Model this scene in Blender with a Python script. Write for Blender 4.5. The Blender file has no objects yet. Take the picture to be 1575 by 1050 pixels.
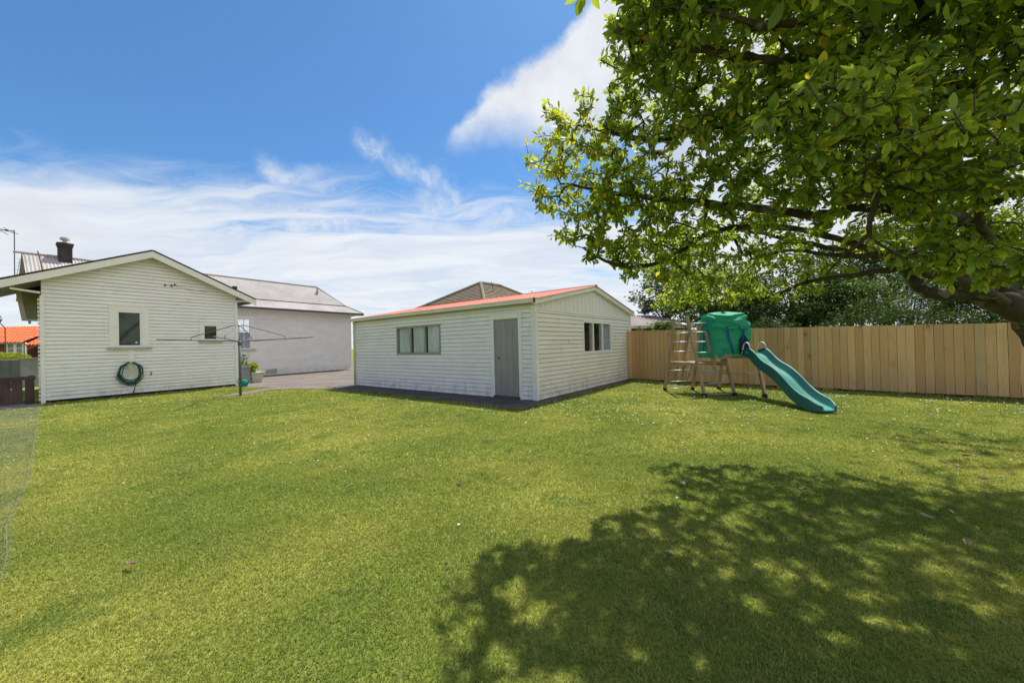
import bpy, math, random
import numpy as np
from mathutils import Vector, Matrix, noise
random.seed(7); rng = np.random.default_rng(7)
SC = bpy.context.scene; COL = SC.collection
rad = math.radians

# ------------------------------------------------------------------ camera
F = 577.0; CX = 787.5; CY = 525.0; ROLL = rad(1.41); PITCH = rad(0.47); EYE = Vector((0, 0, 1.4))
_f = Vector((0, math.cos(PITCH), math.sin(PITCH)))
_r0 = Vector((1, 0, 0)); _u0 = _r0.cross(_f)
_r = _r0 * math.cos(ROLL) - _u0 * math.sin(ROLL)
_u = _u0 * math.cos(ROLL) + _r0 * math.sin(ROLL)
cam = bpy.data.cameras.new('camera'); co = bpy.data.objects.new('camera', cam); COL.objects.link(co)
cam.sensor_width = 36; cam.lens = 36 * F / 1575; cam.clip_start = 0.05; cam.clip_end = 3000
M3 = Matrix((_r, _u, -_f)).transposed(); co.matrix_world = Matrix.Translation(EYE) @ M3.to_4x4()
SC.camera = co

def ray(px, py): return (_f + _r * ((px - CX) / F) + _u * ((CY - py) / F))
def G(px, py, z=0.0):                       # point on a level plane
    d = ray(px, py); return EYE + d * ((z - EYE.z) / d.z)
def D(px, py, y):                           # point at depth y
    d = ray(px, py); return EYE + d * (y / d.y)
def PL(px, py, P0, n):                      # point on a vertical plane
    d = ray(px, py); return EYE + d * ((P0 - EYE).dot(n) / d.dot(n))
def TZ(px, py, P0, u, n):                   # (distance along wall, height)
    p = PL(px, py, P0, n); return ((p - P0).dot(u), p.z)
V = Vector
Z = V((0, 0, 1))

# ------------------------------------------------------------------ mesh builder
class MB:
    def __init__(s): s.v = []; s.f = []; s.smooth = False
    def poly(s, pts):
        i = len(s.v); s.v += [tuple(p) for p in pts]; s.f.append(tuple(range(i, i + len(pts)))); return s
    def hexa(s, a, b):                      # two 4-loops
        i = len(s.v); s.v += [tuple(p) for p in a] + [tuple(p) for p in b]
        s.f += [(i+3, i+2, i+1, i), (i+4, i+5, i+6, i+7)] + [(i+k, i+(k+1) % 4, i+4+(k+1) % 4, i+4+k) for k in range(4)]; return s
    def box(s, o, u, v, w):                 # corner + three edge vectors
        o = V(o); u = V(u); v = V(v); w = V(w)
        return s.hexa([o, o+u, o+u+v, o+v], [o+w, o+u+w, o+u+v+w, o+v+w])
    def bar(s, a, b, w, h, up=Z):           # rectangular beam between two points
        a = V(a); b = V(b); d = (b-a).normalized(); sd = d.cross(up)
        if sd.length < 1e-4: sd = d.cross(V((1, 0, 0)))
        sd.normalize(); uu = sd.cross(d).normalized()
        q = lambda p: [p - sd*w/2 - uu*h/2, p + sd*w/2 - uu*h/2, p + sd*w/2 + uu*h/2, p - sd*w/2 + uu*h/2]
        return s.hexa(q(a), q(b))
    def tube(s, pts, r, n=8, cap=True):
        pts = [V(p) for p in pts]; m = len(pts)
        if not hasattr(r, '__len__'): r = [r]*m
        i0 = len(s.v); pu = None
        for k in range(m):
            d = (pts[min(k+1, m-1)] - pts[max(k-1, 0)])
            d = d.normalized() if d.length > 1e-9 else Z
            if pu is None:
                pu = d.cross(V((0.31, 0.22, 0.93)));
                if pu.length < .05: pu = d.cross(V((1, 0, 0)))
            pu = (pu - d*pu.dot(d)).normalized(); pv = d.cross(pu)
            for j in range(n):
                a = 2*math.pi*j/n; s.v.append(tuple(pts[k] + (pu*math.cos(a) + pv*math.sin(a))*r[k]))
        for k in range(m-1):
            for j in range(n):
                a = i0+k*n+j; b = i0+k*n+(j+1) % n; s.f.append((a, b, b+n, a+n))
        if cap: s.f.append(tuple(i0+j for j in range(n))[::-1]); s.f.append(tuple(i0+(m-1)*n+j for j in range(n)))
        return s
    def lathe(s, c, prof, n=20):
        c = V(c); i0 = len(s.v)
        for (r, z) in prof:
            for j in range(n):
                a = 2*math.pi*j/n; s.v.append((c.x+r*math.cos(a), c.y+r*math.sin(a), c.z+z))
        for k in range(len(prof)-1):
            for j in range(n):
                a = i0+k*n+j; b = i0+k*n+(j+1) % n; s.f.append((a, b, b+n, a+n))
        s.f.append(tuple(i0+j for j in range(n))[::-1]); s.f.append(tuple(i0+(len(prof)-1)*n+j for j in range(n)))
        return s
    def build(s, name, mat, parent=None, smooth=False, at=None):
        me = bpy.data.meshes.new(name); o = bpy.data.objects.new(name, me); COL.objects.link(o)
        off = V((0, 0, 0))
        if parent is not None:
            o.parent = parent; off = wloc(parent)
        elif at is not None: off = V(at); o.location = off
        me.from_pydata([(a[0]-off.x, a[1]-off.y, a[2]-off.z) for a in s.v], [], s.f)
        if smooth or s.smooth: me.polygons.foreach_set('use_smooth', [True]*len(me.polygons))
        me.materials.append(mat); me.update(); return o

def wloc(o):
    p = V(o.location)
    return p + wloc(o.parent) if o.parent else p
def np_mesh(name, mat, verts, loops, sizes, parent=None, attr=None, smooth=False):
    me = bpy.data.meshes.new(name)
    if parent is not None: verts = verts - np.array(wloc(parent), dtype=np.float32)
    nv = len(verts); nf = len(sizes)
    me.vertices.add(nv); me.vertices.foreach_set('co', np.ascontiguousarray(verts, dtype=np.float32).ravel())
    me.loops.add(len(loops)); me.loops.foreach_set('vertex_index', np.ascontiguousarray(loops, dtype=np.int32))
    me.polygons.add(nf); st = np.zeros(nf, np.int32); st[1:] = np.cumsum(sizes)[:-1]
    me.polygons.foreach_set('loop_start', st)
    if smooth: me.polygons.foreach_set('use_smooth', np.ones(nf, dtype=bool))
    for an, av in (attr or {}).items():
        a = me.attributes.new(an, 'FLOAT', 'POINT'); a.data.foreach_set('value', np.ascontiguousarray(av, dtype=np.float32))
    me.update(calc_edges=True); me.materials.append(mat)
    o = bpy.data.objects.new(name, me); COL.objects.link(o)
    if parent is not None: o.parent = parent
    return o
def tag(o, label=None, cat=None, group=None, kind=None):
    if label: o['label'] = label
    if cat: o['category'] = cat
    if group: o['group'] = group
    if kind: o['kind'] = kind
    return o
def empty(name, loc, label, cat, group=None):
    o = bpy.data.objects.new(name, None); COL.objects.link(o); o.location = loc; o.empty_display_size = .2
    return tag(o, label, cat, group)

# ------------------------------------------------------------------ materials
class NT:
    def __init__(s, tree): s.t = tree; s.n = tree.nodes; s.l = tree.links
    def node(s, t, **k):
        n = s.n.new(t)
        for a, b in k.items(): setattr(n, a, b)
        return n
    def put(s, sock, val):
        if hasattr(val, 'is_output') or isinstance(val, bpy.types.NodeSocket): s.l.new(val, sock)
        else: sock.default_value = val
    def math(s, op, a, b=None, c=None, clamp=False):
        n = s.node('ShaderNodeMath', operation=op, use_clamp=clamp); s.put(n.inputs[0], a)
        if b is not None: s.put(n.inputs[1], b)
        if c is not None: s.put(n.inputs[2], c)
        return n.outputs[0]
    def vmath(s, op, a, b=None):
        n = s.node('ShaderNodeVectorMath', operation=op); s.put(n.inputs[0], a)
        if b is not None: s.put(n.inputs[1], b)
        return n.outputs[1] if op in ('DOT_PRODUCT', 'LENGTH', 'DISTANCE') else n.outputs[0]
    def noise(s, vec, scale, detail=4, rough=.55, dist=0, out=0):
        n = s.node('ShaderNodeTexNoise'); s.put(n.inputs['Vector'], vec); n.inputs['Scale'].default_value = scale
        n.inputs['Detail'].default_value = detail; n.inputs['Roughness'].default_value = rough; n.inputs['Distortion'].default_value = dist
        return n.outputs[out]
    def ramp(s, fac, stops, interp='LINEAR'):
        n = s.node('ShaderNodeValToRGB'); r = n.color_ramp; r.interpolation = interp
        while len(r.elements) < len(stops): r.elements.new(.5)
        for e, (p, c) in zip(r.elements, stops):
            e.position = p; e.color = (c, c, c, 1) if not hasattr(c, '__len__') else (*c, 1)
        s.put(n.inputs[0], fac); return n.outputs[0]
    def mix(s, fac, a, b, blend='MIX'):
        n = s.node('ShaderNodeMix', data_type='RGBA', blend_type=blend); s.put(n.inputs[0], fac)
        s.put(n.inputs[6], a if not isinstance(a, tuple) else (*a, 1)); s.put(n.inputs[7], b if not isinstance(b, tuple) else (*b, 1))
        return n.outputs[2]
    def smooth(s, x, a, b):
        n = s.node('ShaderNodeMapRange', interpolation_type='SMOOTHSTEP'); s.put(n.inputs[0], x)
        s.put(n.inputs[1], a); s.put(n.inputs[2], b); return n.outputs[0]
    def mapping(s, vec, scale=(1, 1, 1), rot=(0, 0, 0), loc=(0, 0, 0)):
        n = s.node('ShaderNodeMapping'); s.put(n.inputs[0], vec); n.inputs['Scale'].default_value = scale
        n.inputs['Rotation'].default_value = rot; n.inputs['Location'].default_value = loc; return n.outputs[0]
def newmat(name):
    m = bpy.data.materials.new(name); m.use_nodes = True; nt = NT(m.node_tree); nt.n.clear()
    out = nt.node('ShaderNodeOutputMaterial'); b = nt.node('ShaderNodeBsdfPrincipled'); nt.l.new(b.outputs[0], out.inputs[0])
    tc = nt.node('ShaderNodeTexCoord'); geo = nt.node('ShaderNodeNewGeometry')
    return m, nt, b, out, geo.outputs['Position'], tc.outputs['Object']
def simple(name, c, rough=.6, metal=0, var=.12, scale=3.0, dirt=None, dirt_amt=.3, bump=0, bscale=60, spec=.4, stretch=(1, 1, 1)):
    m, nt, b, out, pos, obj = newmat(name)
    p = nt.mapping(pos, stretch)
    n1 = nt.noise(p, scale, 5, .6)
    lo = tuple(x*(1-var) for x in c); hi = tuple(min(1, x*(1+var)) for x in c)
    col = nt.mix(nt.smooth(n1, .3, .7), lo, hi)
    if dirt:
        n2 = nt.noise(p, scale*2.7, 6, .7)
        col = nt.mix(nt.math('MULTIPLY', nt.smooth(n2, .52, .75), dirt_amt), col, dirt)
    nt.put(b.inputs['Base Color'], col); b.inputs['Roughness'].default_value = rough; b.inputs['Metallic'].default_value = metal
    b.inputs['Specular IOR Level'].default_value = spec
    if bump:
        bn = nt.node('ShaderNodeBump'); bn.inputs['Strength'].default_value = bump; bn.inputs['Distance'].default_value = .01
        nt.put(bn.inputs['Height'], nt.noise(p, bscale, 4, .6)); nt.l.new(bn.outputs[0], b.inputs['Normal'])
    return m
WHITE = (.83, .81, .79)
MAT = {}
MAT['board'] = simple('weatherboard_paint', WHITE, .5, var=.045, scale=1.3, dirt=(.50, .49, .43), dirt_amt=.30, bump=.15, bscale=40, stretch=(1, 1, 2.5))
def splash(mat, amt=.55, c=(.30, .27, .20)):
    nt = NT(mat.node_tree); b = nt.n['Principled BSDF']; geo = nt.node('ShaderNodeNewGeometry'); sp = nt.node('ShaderNodeSeparateXYZ'); nt.l.new(geo.outputs['Position'], sp.inputs[0])
    old = b.inputs['Base Color'].links[0].from_socket
    low = nt.math('SUBTRACT', 1.0, nt.smooth(sp.outputs[2], .05, .55)); nz = nt.smooth(nt.noise(nt.mapping(geo.outputs['Position'], (1, 1, .6)), 5, 6, .7), .40, .72)
    st = nt.smooth(nt.noise(nt.mapping(geo.outputs['Position'], (9, 9, .45)), 1.6, 5, .65), .56, .78)
    col = nt.mix(nt.math('MULTIPLY', nt.math('MULTIPLY', low, nz), amt), old, c); col = nt.mix(nt.math('MULTIPLY', st, .22), col, (.42, .40, .33))
    nt.l.new(col, b.inputs['Base Color'])
MAT['board_cream'] = simple('garage_paint', (.82, .775, .715), .55, var=.05, scale=1.1, dirt=(.52, .47, .36), dirt_amt=.35, bump=.15, bscale=40, stretch=(1, 1, 2.5))
splash(MAT['board']); splash(MAT['board_cream'], .6)
MAT['trim'] = simple('trim_paint', (.82, .79, .77), .45, var=.03, scale=2, dirt=(.5, .47, .4), dirt_amt=.25)
MAT['cream'] = simple('gutter_cream', (.66, .63, .50), .5, var=.06, scale=2, dirt=(.35, .33, .24), dirt_amt=.4)
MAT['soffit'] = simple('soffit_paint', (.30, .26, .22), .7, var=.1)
MAT['sillgrey'] = simple('sill_paint', (.42, .41, .40), .6, var=.08)
MAT['doorgrey'] = simple('door_paint', (.30, .285, .272), .55, var=.07, scale=2, dirt=(.16, .15, .14), dirt_amt=.4, stretch=(1, 1, .4))
MAT['framegrey'] = simple('window_paint', (.30, .285, .25), .6, var=.12, scale=5)
MAT['dark'] = simple('dark_gap', (.02, .02, .02), .9)
MAT['interior'] = simple('interior_lining', (.09, .085, .08), .9)
MAT['darkpane'] = simple('dark_glass', (.030, .042, .028), .04, spec=.6, var=.2, scale=2)
MAT['metal'] = simple('galvanised', (.42, .43, .44), .4, metal=.7, var=.1, scale=8)
MAT['polemetal'] = simple('painted_pole', (.10, .12, .115), .5, metal=.2, var=.15, scale=8)
MAT['chimney'] = simple('chimney_brick', (.045, .035, .034), .85, var=.3, scale=6, bump=.5, bscale=30)
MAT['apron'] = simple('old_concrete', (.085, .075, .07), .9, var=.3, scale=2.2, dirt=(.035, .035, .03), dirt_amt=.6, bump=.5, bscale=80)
MAT['drive'] = simple('driveway_seal', (.155, .13, .11), .9, var=.2, scale=.9, dirt=(.075, .065, .055), dirt_amt=.6, bump=.5, bscale=70)
MAT['slidegreen'] = simple('slide_plastic', (.0, .10, .082), .5, var=.1, scale=2, spec=.5)
MAT['slidechute'] = simple('slide_chute', (.0, .20, .155), .6, var=.12, scale=2, spec=.25)
MAT['blue'] = simple('blue_webbing', (.01, .06, .30), .8, var=.2)
MAT['frametimber'] = simple('frame_timber', (.37, .25, .165), .75, var=.2, scale=7, dirt=(.2, .14, .09), dirt_amt=.5, stretch=(1, 1, .25), bump=.3)
MAT['hose'] = simple('hose_rubber', (.015, .085, .06), .45, var=.2, scale=20)
MAT['pot'] = simple('pot_glaze', (.50, .52, .40), .6, var=.1, scale=5)
MAT['greyplastic'] = simple('grey_box', (.24, .235, .24), .6, var=.1)
MAT['rope'] = simple('rope', (.03, .045, .05), .9)
MAT['brick'] = None
MAT['greymetal'] = simple('grey_cladding', (.10, .11, .115), .5, var=.15, scale=3)
MAT['oldwood'] = simple('stained_gate', (.085, .052, .045), .85, var=.35, scale=6, dirt=(.16, .12, .11), dirt_amt=.5, stretch=(1, 1, .2), bump=.3)
MAT['curtain'] = simple('curtain_cloth', (.62, .67, .645), .9, var=.1, scale=4, stretch=(1, 1, .2))
MAT['net_curtain'] = simple('net_curtain', (.42, .46, .60), .9, var=.35, scale=30)
MAT['wire'] = simple('galv_wire', (.17, .175, .17), .7, metal=.0, var=.1)
MAT['brownroofwood'] = simple('brown_fascia', (.05, .04, .035), .7, var=.2)

def mat_glass():
    m, nt, b, out, pos, obj = newmat('window_glass')
    tr = nt.node('ShaderNodeBsdfTransparent'); tr.inputs[0].default_value = (.88, .90, .885, 1)
    gl = nt.node('ShaderNodeBsdfGlossy'); gl.inputs['Roughness'].default_value = .02
    dn_ = nt.math('ABSOLUTE', nt.vmath('DOT_PRODUCT', nt.n['Geometry'].outputs['Normal'], nt.n['Geometry'].outputs['Incoming']))
    fz = nt.math('POWER', nt.math('SUBTRACT', 1.0, dn_), 5.0)
    mx = nt.node('ShaderNodeMixShader'); nt.l.new(nt.math('MULTIPLY_ADD', fz, .8, .06), mx.inputs[0])
    nt.l.new(tr.outputs[0], mx.inputs[1]); nt.l.new(gl.outputs[0], mx.inputs[2]); nt.l.new(mx.outputs[0], out.inputs[0])
    return m
MAT['glass'] = mat_glass()

def mat_corrugated(name, c, rust, amt, period, udir, metal=.0, rough=.45):
    m, nt, b, out, pos, obj = newmat(name)
    n1 = nt.noise(pos, .8, 5, .6); n2 = nt.noise(nt.mapping(pos, (1, 1, 1)), 3.0, 6, .7)
    col = nt.mix(nt.smooth(n1, .3, .7), tuple(x*.88 for x in c), tuple(min(1, x*1.1) for x in c))
    col = nt.mix(nt.math('MULTIPLY', nt.smooth(n2, .5, .75), amt), col, rust)
    nt.put(b.inputs['Base Color'], col); b.inputs['Roughness'].default_value = rough; b.inputs['Metallic'].default_value = metal; b.inputs['Specular IOR Level'].default_value = .2
    return m
MAT['roofgrey'] = mat_corrugated('roof_zinc', (.40, .38, .37), (.26, .21, .185), .45, .076, None, 0, .75)
MAT['rooforange'] = mat_corrugated('roof_faded_red', (.50, .165, .11), (.56, .28, .21), .6, .076, None, 0, .8)
MAT['roofshed'] = mat_corrugated('roof_shed', (.25, .19, .17), (.14, .11, .10), .6, .076, None)

def mat_tiles(name, c1, c2, course, gap=.5):
    m, nt, b, out, pos, obj = newmat(name)
    n = nt.noise(pos, 3.5, 5, .7); col = nt.mix(nt.smooth(n, .3, .7), c1, c2)
    nt.put(b.inputs['Base Color'], col); b.inputs['Roughness'].default_value = .85; return m
MAT['tilebrown'] = mat_tiles('brown_roof_tiles', (.13, .095, .065), (.24, .18, .12), .3)
MAT['tileorange'] = mat_tiles('orange_roof_tiles', (.66, .13, .045), (.80, .20, .07), .3)

def mat_brick():
    m, nt, b, out, pos, obj = newmat('red_brick')
    br = nt.node('ShaderNodeTexBrick'); nt.l.new(nt.mapping(obj, (1, 1, 1), (rad(90), 0, 0)), br.inputs[0])
    br.inputs['Color1'].default_value = (.17, .055, .04, 1); br.inputs['Color2'].default_value = (.12, .04, .03, 1)
    br.inputs['Mortar'].default_value = (.16, .12, .10, 1); br.inputs['Scale'].default_value = 4; br.inputs['Mortar Size'].default_value = .01
    nt.l.new(br.outputs[0], b.inputs['Base Color']); b.inputs['Roughness'].default_value = .9; return m
MAT['brick'] = mat_brick()

def mat_fence():
    m, nt, b, out, pos, obj = newmat('pine_palings')
    at = nt.node('ShaderNodeAttribute', attribute_name='rnd'); r = at.outputs['Fac']
    off = nt.node('ShaderNodeCombineXYZ'); nt.put(off.inputs[0], nt.math('MULTIPLY', r, 37)); nt.put(off.inputs[1], nt.math('MULTIPLY', r, 91))
    p = nt.vmath('ADD', pos, off.outputs[0])
    grain = nt.noise(nt.mapping(p, (14, 14, 1.0)), 2.2, 6, .65, 1.2)
    col = nt.mix(nt.smooth(r, 0, 1), (.56, .32, .135), (.77, .49, .23))
    col = nt.mix(nt.math('MULTIPLY', nt.smooth(nt.math('FRACT', nt.math('MULTIPLY', r, 7.3)), .8, .95), .5), col, (.45, .35, .18))
    col = nt.mix(nt.math('MULTIPLY', nt.smooth(grain, .45, .72), .55), col, (.42, .24, .115))
    vo = nt.node('ShaderNodeTexVoronoi'); nt.put(vo.inputs[0], nt.mapping(p, (1, 1, .6))); vo.inputs['Scale'].default_value = 2.6
    knot = nt.math('SUBTRACT', 1.0, nt.smooth(vo.outputs['Distance'], .05, .13))
    ring = nt.math('SUBTRACT', 1.0, nt.smooth(nt.math('ABSOLUTE', nt.math('SUBTRACT', vo.outputs['Distance'], nt.math('MULTIPLY_ADD', nt.noise(p, 6, 3), .12, .1))), .0, .035))
    col = nt.mix(nt.math('MULTIPLY', nt.math('MAXIMUM', knot, nt.math('MULTIPLY', ring, .5)), .62), col, (.15, .075, .035))
    big = nt.noise(pos, .6, 3); col = nt.mix(nt.math('MULTIPLY', nt.smooth(big, .5, .8), .25), col, (.30, .24, .16))
    nt.put(b.inputs['Base Color'], col); b.inputs['Roughness'].default_value = .8
    bn = nt.node('ShaderNodeBump'); bn.inputs['Strength'].default_value = .4; bn.inputs['Distance'].default_value = .004
    nt.put(bn.inputs['Height'], grain); nt.l.new(bn.outputs[0], b.inputs['Normal']); return m
MAT['fence'] = mat_fence()

def mat_lawn(name, blades):
    m, nt, b, out, pos, obj = newmat(name)
    big = nt.noise(pos, .42, 5, .62); mid = nt.noise(pos, 1.7, 5, .68); fine = nt.noise(pos, 38, 4, .7)
    g1 = (.235, .295, .046); g2 = (.50, .475, .098); g3 = (.115, .205, .032)
    col = nt.mix(nt.smooth(big, .40, .62), g1, g2)
    col = nt.mix(nt.math('MULTIPLY', nt.smooth(mid, .46, .66), .75), col, g3)
    col = nt.mix(nt.math('MULTIPLY', nt.smooth(nt.noise(nt.vmath('ADD', pos, (31., 7., 0.)), 1.1, 5, .7), .56, .74), .55), col, (.50, .40, .13))
    if blades:
        at = nt.node('ShaderNodeAttribute', attribute_name='rnd'); r = at.outputs['Fac']
        col = nt.mix(nt.smooth(r, 0, 1), nt.mix(.30, col, (.065, .135, .024)), nt.mix(.30, col, (.48, .50, .14)))
        col = nt.mix(nt.smooth(r, .955, .965), col, (.60, .46, .25))
        nt.put(b.inputs['Base Color'], col); b.inputs['Roughness'].default_value = .55; b.inputs['Specular IOR Level'].default_value = .25
        tl = nt.node('ShaderNodeBsdfTranslucent'); nt.put(tl.inputs[0], nt.mix(.4, col, (.36, .43, .05)))
        mx = nt.node('ShaderNodeMixShader'); mx.inputs[0].default_value = .38
        nt.l.new(b.outputs[0], mx.inputs[1]); nt.l.new(tl.outputs[0], mx.inputs[2]); nt.l.new(mx.outputs[0], out.inputs[0])
    else:
        col = nt.mix(nt.math('MULTIPLY_ADD', nt.smooth(fine, .35, .65), .5, .28), col, (.07, .09, .02))
        nt.put(b.inputs['Base Color'], col); b.inputs['Roughness'].default_value = .95; b.inputs['Specular IOR Level'].default_value = .1
        bn = nt.node('ShaderNodeBump'); bn.inputs['Strength'].default_value = .8; bn.inputs['Distance'].default_value = .02
        nt.put(bn.inputs['Height'], nt.noise(pos, 45, 4, .7)); nt.l.new(bn.outputs[0], b.inputs['Normal'])
    return m
MAT['lawn'] = mat_lawn('lawn_soil', False); MAT['grass'] = mat_lawn('grass_blades', True)

def mat_leaf(name, stops, trans=.45, tcol=(.35, .45, .03), rough=.35, spec=.5):
    m, nt, b, out, pos, obj = newmat(name)
    at = nt.node('ShaderNodeAttribute', attribute_name='rnd'); r = at.outputs['Fac']
    col = nt.ramp(r, stops)
    col = nt.mix(nt.math('MULTIPLY', nt.smooth(nt.noise(pos, 45, 3, .6), .4, .7), .18), col, (.10, .11, .02))
    nt.put(b.inputs['Base Color'], col); b.inputs['Roughness'].default_value = rough; b.inputs['Specular IOR Level'].default_value = spec
    tl = nt.node('ShaderNodeBsdfTranslucent'); nt.put(tl.inputs[0], nt.mix(.6, col, nt.mix(1.0, nt.mix(.55, col, tcol), (1, 1, 1), 'MULTIPLY')))
    mx = nt.node('ShaderNodeMixShader'); mx.inputs[0].default_value = trans
    nt.l.new(b.outputs[0], mx.inputs[1]); nt.l.new(tl.outputs[0], mx.inputs[2]); nt.l.new(mx.outputs[0], out.inputs[0]); return m
MAT['leaf'] = mat_leaf('broad_leaves', [(0, (.058, .125, .018)), (.35, (.13, .225, .028)), (.62, (.27, .38, .035)), (.84, (.52, .56, .04)), (.96, (.66, .50, .03)), (1, (.46, .23, .04))], .52, (.68, .82, .05), .42, .42)
MAT['leafdark'] = mat_leaf('evergreen_leaves', [(0, (.018, .045, .012)), (.6, (.035, .08, .018)), (.9, (.07, .14, .022)), (1, (.16, .13, .05))], .25, (.14, .24, .02), .62, .15)
MAT['leafmid'] = mat_leaf('mid_green_leaves', [(0, (.045, .09, .02)), (.6, (.08, .15, .03)), (1, (.15, .23, .04))], .35, (.2, .3, .03), .45, .4)
MAT['leafgrey'] = mat_leaf('grey_green_leaves', [(0, (.09, .105, .075)), (.6, (.15, .17, .115)), (1, (.24, .26, .17))], .3, (.2, .25, .08), .55, .3)
MAT['leafgold'] = mat_leaf('golden_leaves', [(0, (.16, .21, .02)), (.6, (.34, .38, .03)), (1, (.5, .48, .05))], .4, (.5, .5, .03), .5, .3)
def mat_bark(name, c1, c2, lich, la, sc=9):
    m, nt, b, out, pos, obj = newmat(name)
    n = nt.noise(nt.mapping(pos, (1, 1, .5)), sc, 6, .7, .6); col = nt.mix(nt.smooth(n, .3, .7), c1, c2)
    l = nt.noise(pos, sc*.8, 5, .65); col = nt.mix(nt.math('MULTIPLY', nt.smooth(l, .55, .63), la), col, lich)
    nt.put(b.inputs['Base Color'], col); b.inputs['Roughness'].default_value = .9; b.inputs['Specular IOR Level'].default_value = .2
    bn = nt.node('ShaderNodeBump'); bn.inputs['Strength'].default_value = .8; bn.inputs['Distance'].default_value = .02
    nt.put(bn.inputs['Height'], n); nt.l.new(bn.outputs[0], b.inputs['Normal']); return m
MAT['bark'] = mat_bark('mossy_bark', (.035, .029, .021), (.085, .070, .052), (.24, .25, .20), .6)
MAT['twig'] = mat_bark('twig_bark', (.05, .042, .03), (.10, .09, .06), (.14, .15, .10), .4, 20)

def mat_tent():
    m, nt, b, out, pos, obj = newmat('tent_cloth')
    n = nt.noise(pos, 3, 5, .6); col = nt.mix(n, (.008, .27, .15), (.03, .46, .27))
    nt.put(b.inputs['Base Color'], col); b.inputs['Roughness'].default_value = .6
    tl = nt.node('ShaderNodeBsdfTranslucent'); nt.put(tl.inputs[0], (.02, .45, .25, 1))
    mx = nt.node('ShaderNodeMixShader'); mx.inputs[0].default_value = .35
    nt.l.new(b.outputs[0], mx.inputs[1]); nt.l.new(tl.outputs[0], mx.inputs[2]); nt.l.new(mx.outputs[0], out.inputs[0]); return m
MAT['tent'] = mat_tent()
MAT['daisy'] = simple('daisy_petals', (.85, .85, .80), .7, var=.05)
MAT['dryleaf'] = simple('dry_leaf', (.20, .135, .07), .7, var=.35, scale=9)
MAT['dryleaf_pale'] = simple('dry_leaf_pale', (.42, .34, .20), .7, var=.3, scale=9)

# ------------------------------------------------------------------ key ground-plan frames
GC = G(826, 618); GL = G(549.4, 593.3); GR = G(970.7, 582.7)
gf = (GL - GC).normalized(); gr = gf.cross(Z)
if gr.dot(GR - GC) < 0: gr = -gr
nf_ = -gr; nr_ = -gf           # outward normals of front wall and right wall
GLf = (GL - GC).length; GLr = (GR - GC).length
HA = G(65.5, 621.5); HB = G(365, 593.9); hu = (HB - HA).normalized(); hn = hu.cross(Z)
if hn.dot(-HA) < 0: hn = -hn
HL = (HB - HA).length
print('garage', GLf, GLr, 'corner', GC, 'right wall check', GC + gr*GLr, GR, 'wing', HL, HA, HB)

def in_poly(x, y, poly):
    c = np.zeros(x.shape, bool); n = len(poly)
    for i in range(n):
        x1, y1 = poly[i][0], poly[i][1]; x2, y2 = poly[(i+1) % n][0], poly[(i+1) % n][1]
        c ^= ((y1 > y) != (y2 > y)) & (x < (x2-x1)*(y-y1)/((y2-y1) if y2 != y1 else 1e-9)+x1)
    return c

# ------------------------------------------------------------------ ground
m = MB(); S = 900; N = 1
m.poly([(-S, -S, 0), (S, -S, 0), (S, S, 0), (-S, S, 0)])
tag(m.build('ground', MAT['lawn']), kind='structure')
def sheet(name, pts, z, mat, thick=.05):
    rg = []
    for i in range(len(pts)):
        a_, c_ = V((pts[i][0], pts[i][1], 0)), V((pts[(i+1) % len(pts)][0], pts[(i+1) % len(pts)][1], 0)); kk = min(60, max(1, int((c_-a_).length/.12)))
        if (c_-a_).length > 14: kk = 1
        for j in range(kk):
            q = a_.lerp(c_, j/kk); w_ = noise.noise(q*3.1)*.05 + noise.noise(q*11)*.03; rg.append(q + V((w_, noise.noise(q*3.1 + V((9, 0, 0)))*.05, 0)))
    pts = rg
    b = MB(); top = [V((p[0], p[1], z)) for p in pts]; bot = [V((p[0], p[1], z-thick)) for p in pts]
    n = len(top)
    b.poly(top[::1]); 
    for i in range(n): b.poly([top[i], bot[i], bot[(i+1) % n], top[(i+1) % n]])
    return tag(b.build(name, mat), kind='structure')
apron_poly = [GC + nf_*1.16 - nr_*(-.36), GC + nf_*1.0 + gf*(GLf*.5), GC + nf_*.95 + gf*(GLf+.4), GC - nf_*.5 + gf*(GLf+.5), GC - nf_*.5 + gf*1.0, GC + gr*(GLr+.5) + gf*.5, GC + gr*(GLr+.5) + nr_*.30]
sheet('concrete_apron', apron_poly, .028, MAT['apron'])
WP = HB - hn*5.06               # where the wing meets the main wall (main wall starts)
drive_poly = [G(330, 611), G(380, 606.5), G(418, 599.5), G(455, 597.8), G(503, 598.3), G(553, 603), GC + gf*(GLf+.1) + nf_*.6, GC + gf*(GLf+.1) - nf_*12, V((-7, 34, 0)), V((-15, 34, 0)), WP - hu*1 - hn*.5, HB - hn*4, HB + hu*.15 - hn*.2, G(379, 596), G(415, 596)]
sheet('driveway', drive_poly, .016, MAT['drive'])
patio_poly = [G(0, 629), G(62, 625.5), HA + hn*0 - hu*.0, HA - hu*.2 - hn*.9, G(-60, 617), G(-140, 650)]
sheet('path', patio_poly, .012, simple('gravel_path', (.24, .225, .20), .95, var=.25, scale=25, bump=.6))

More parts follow.
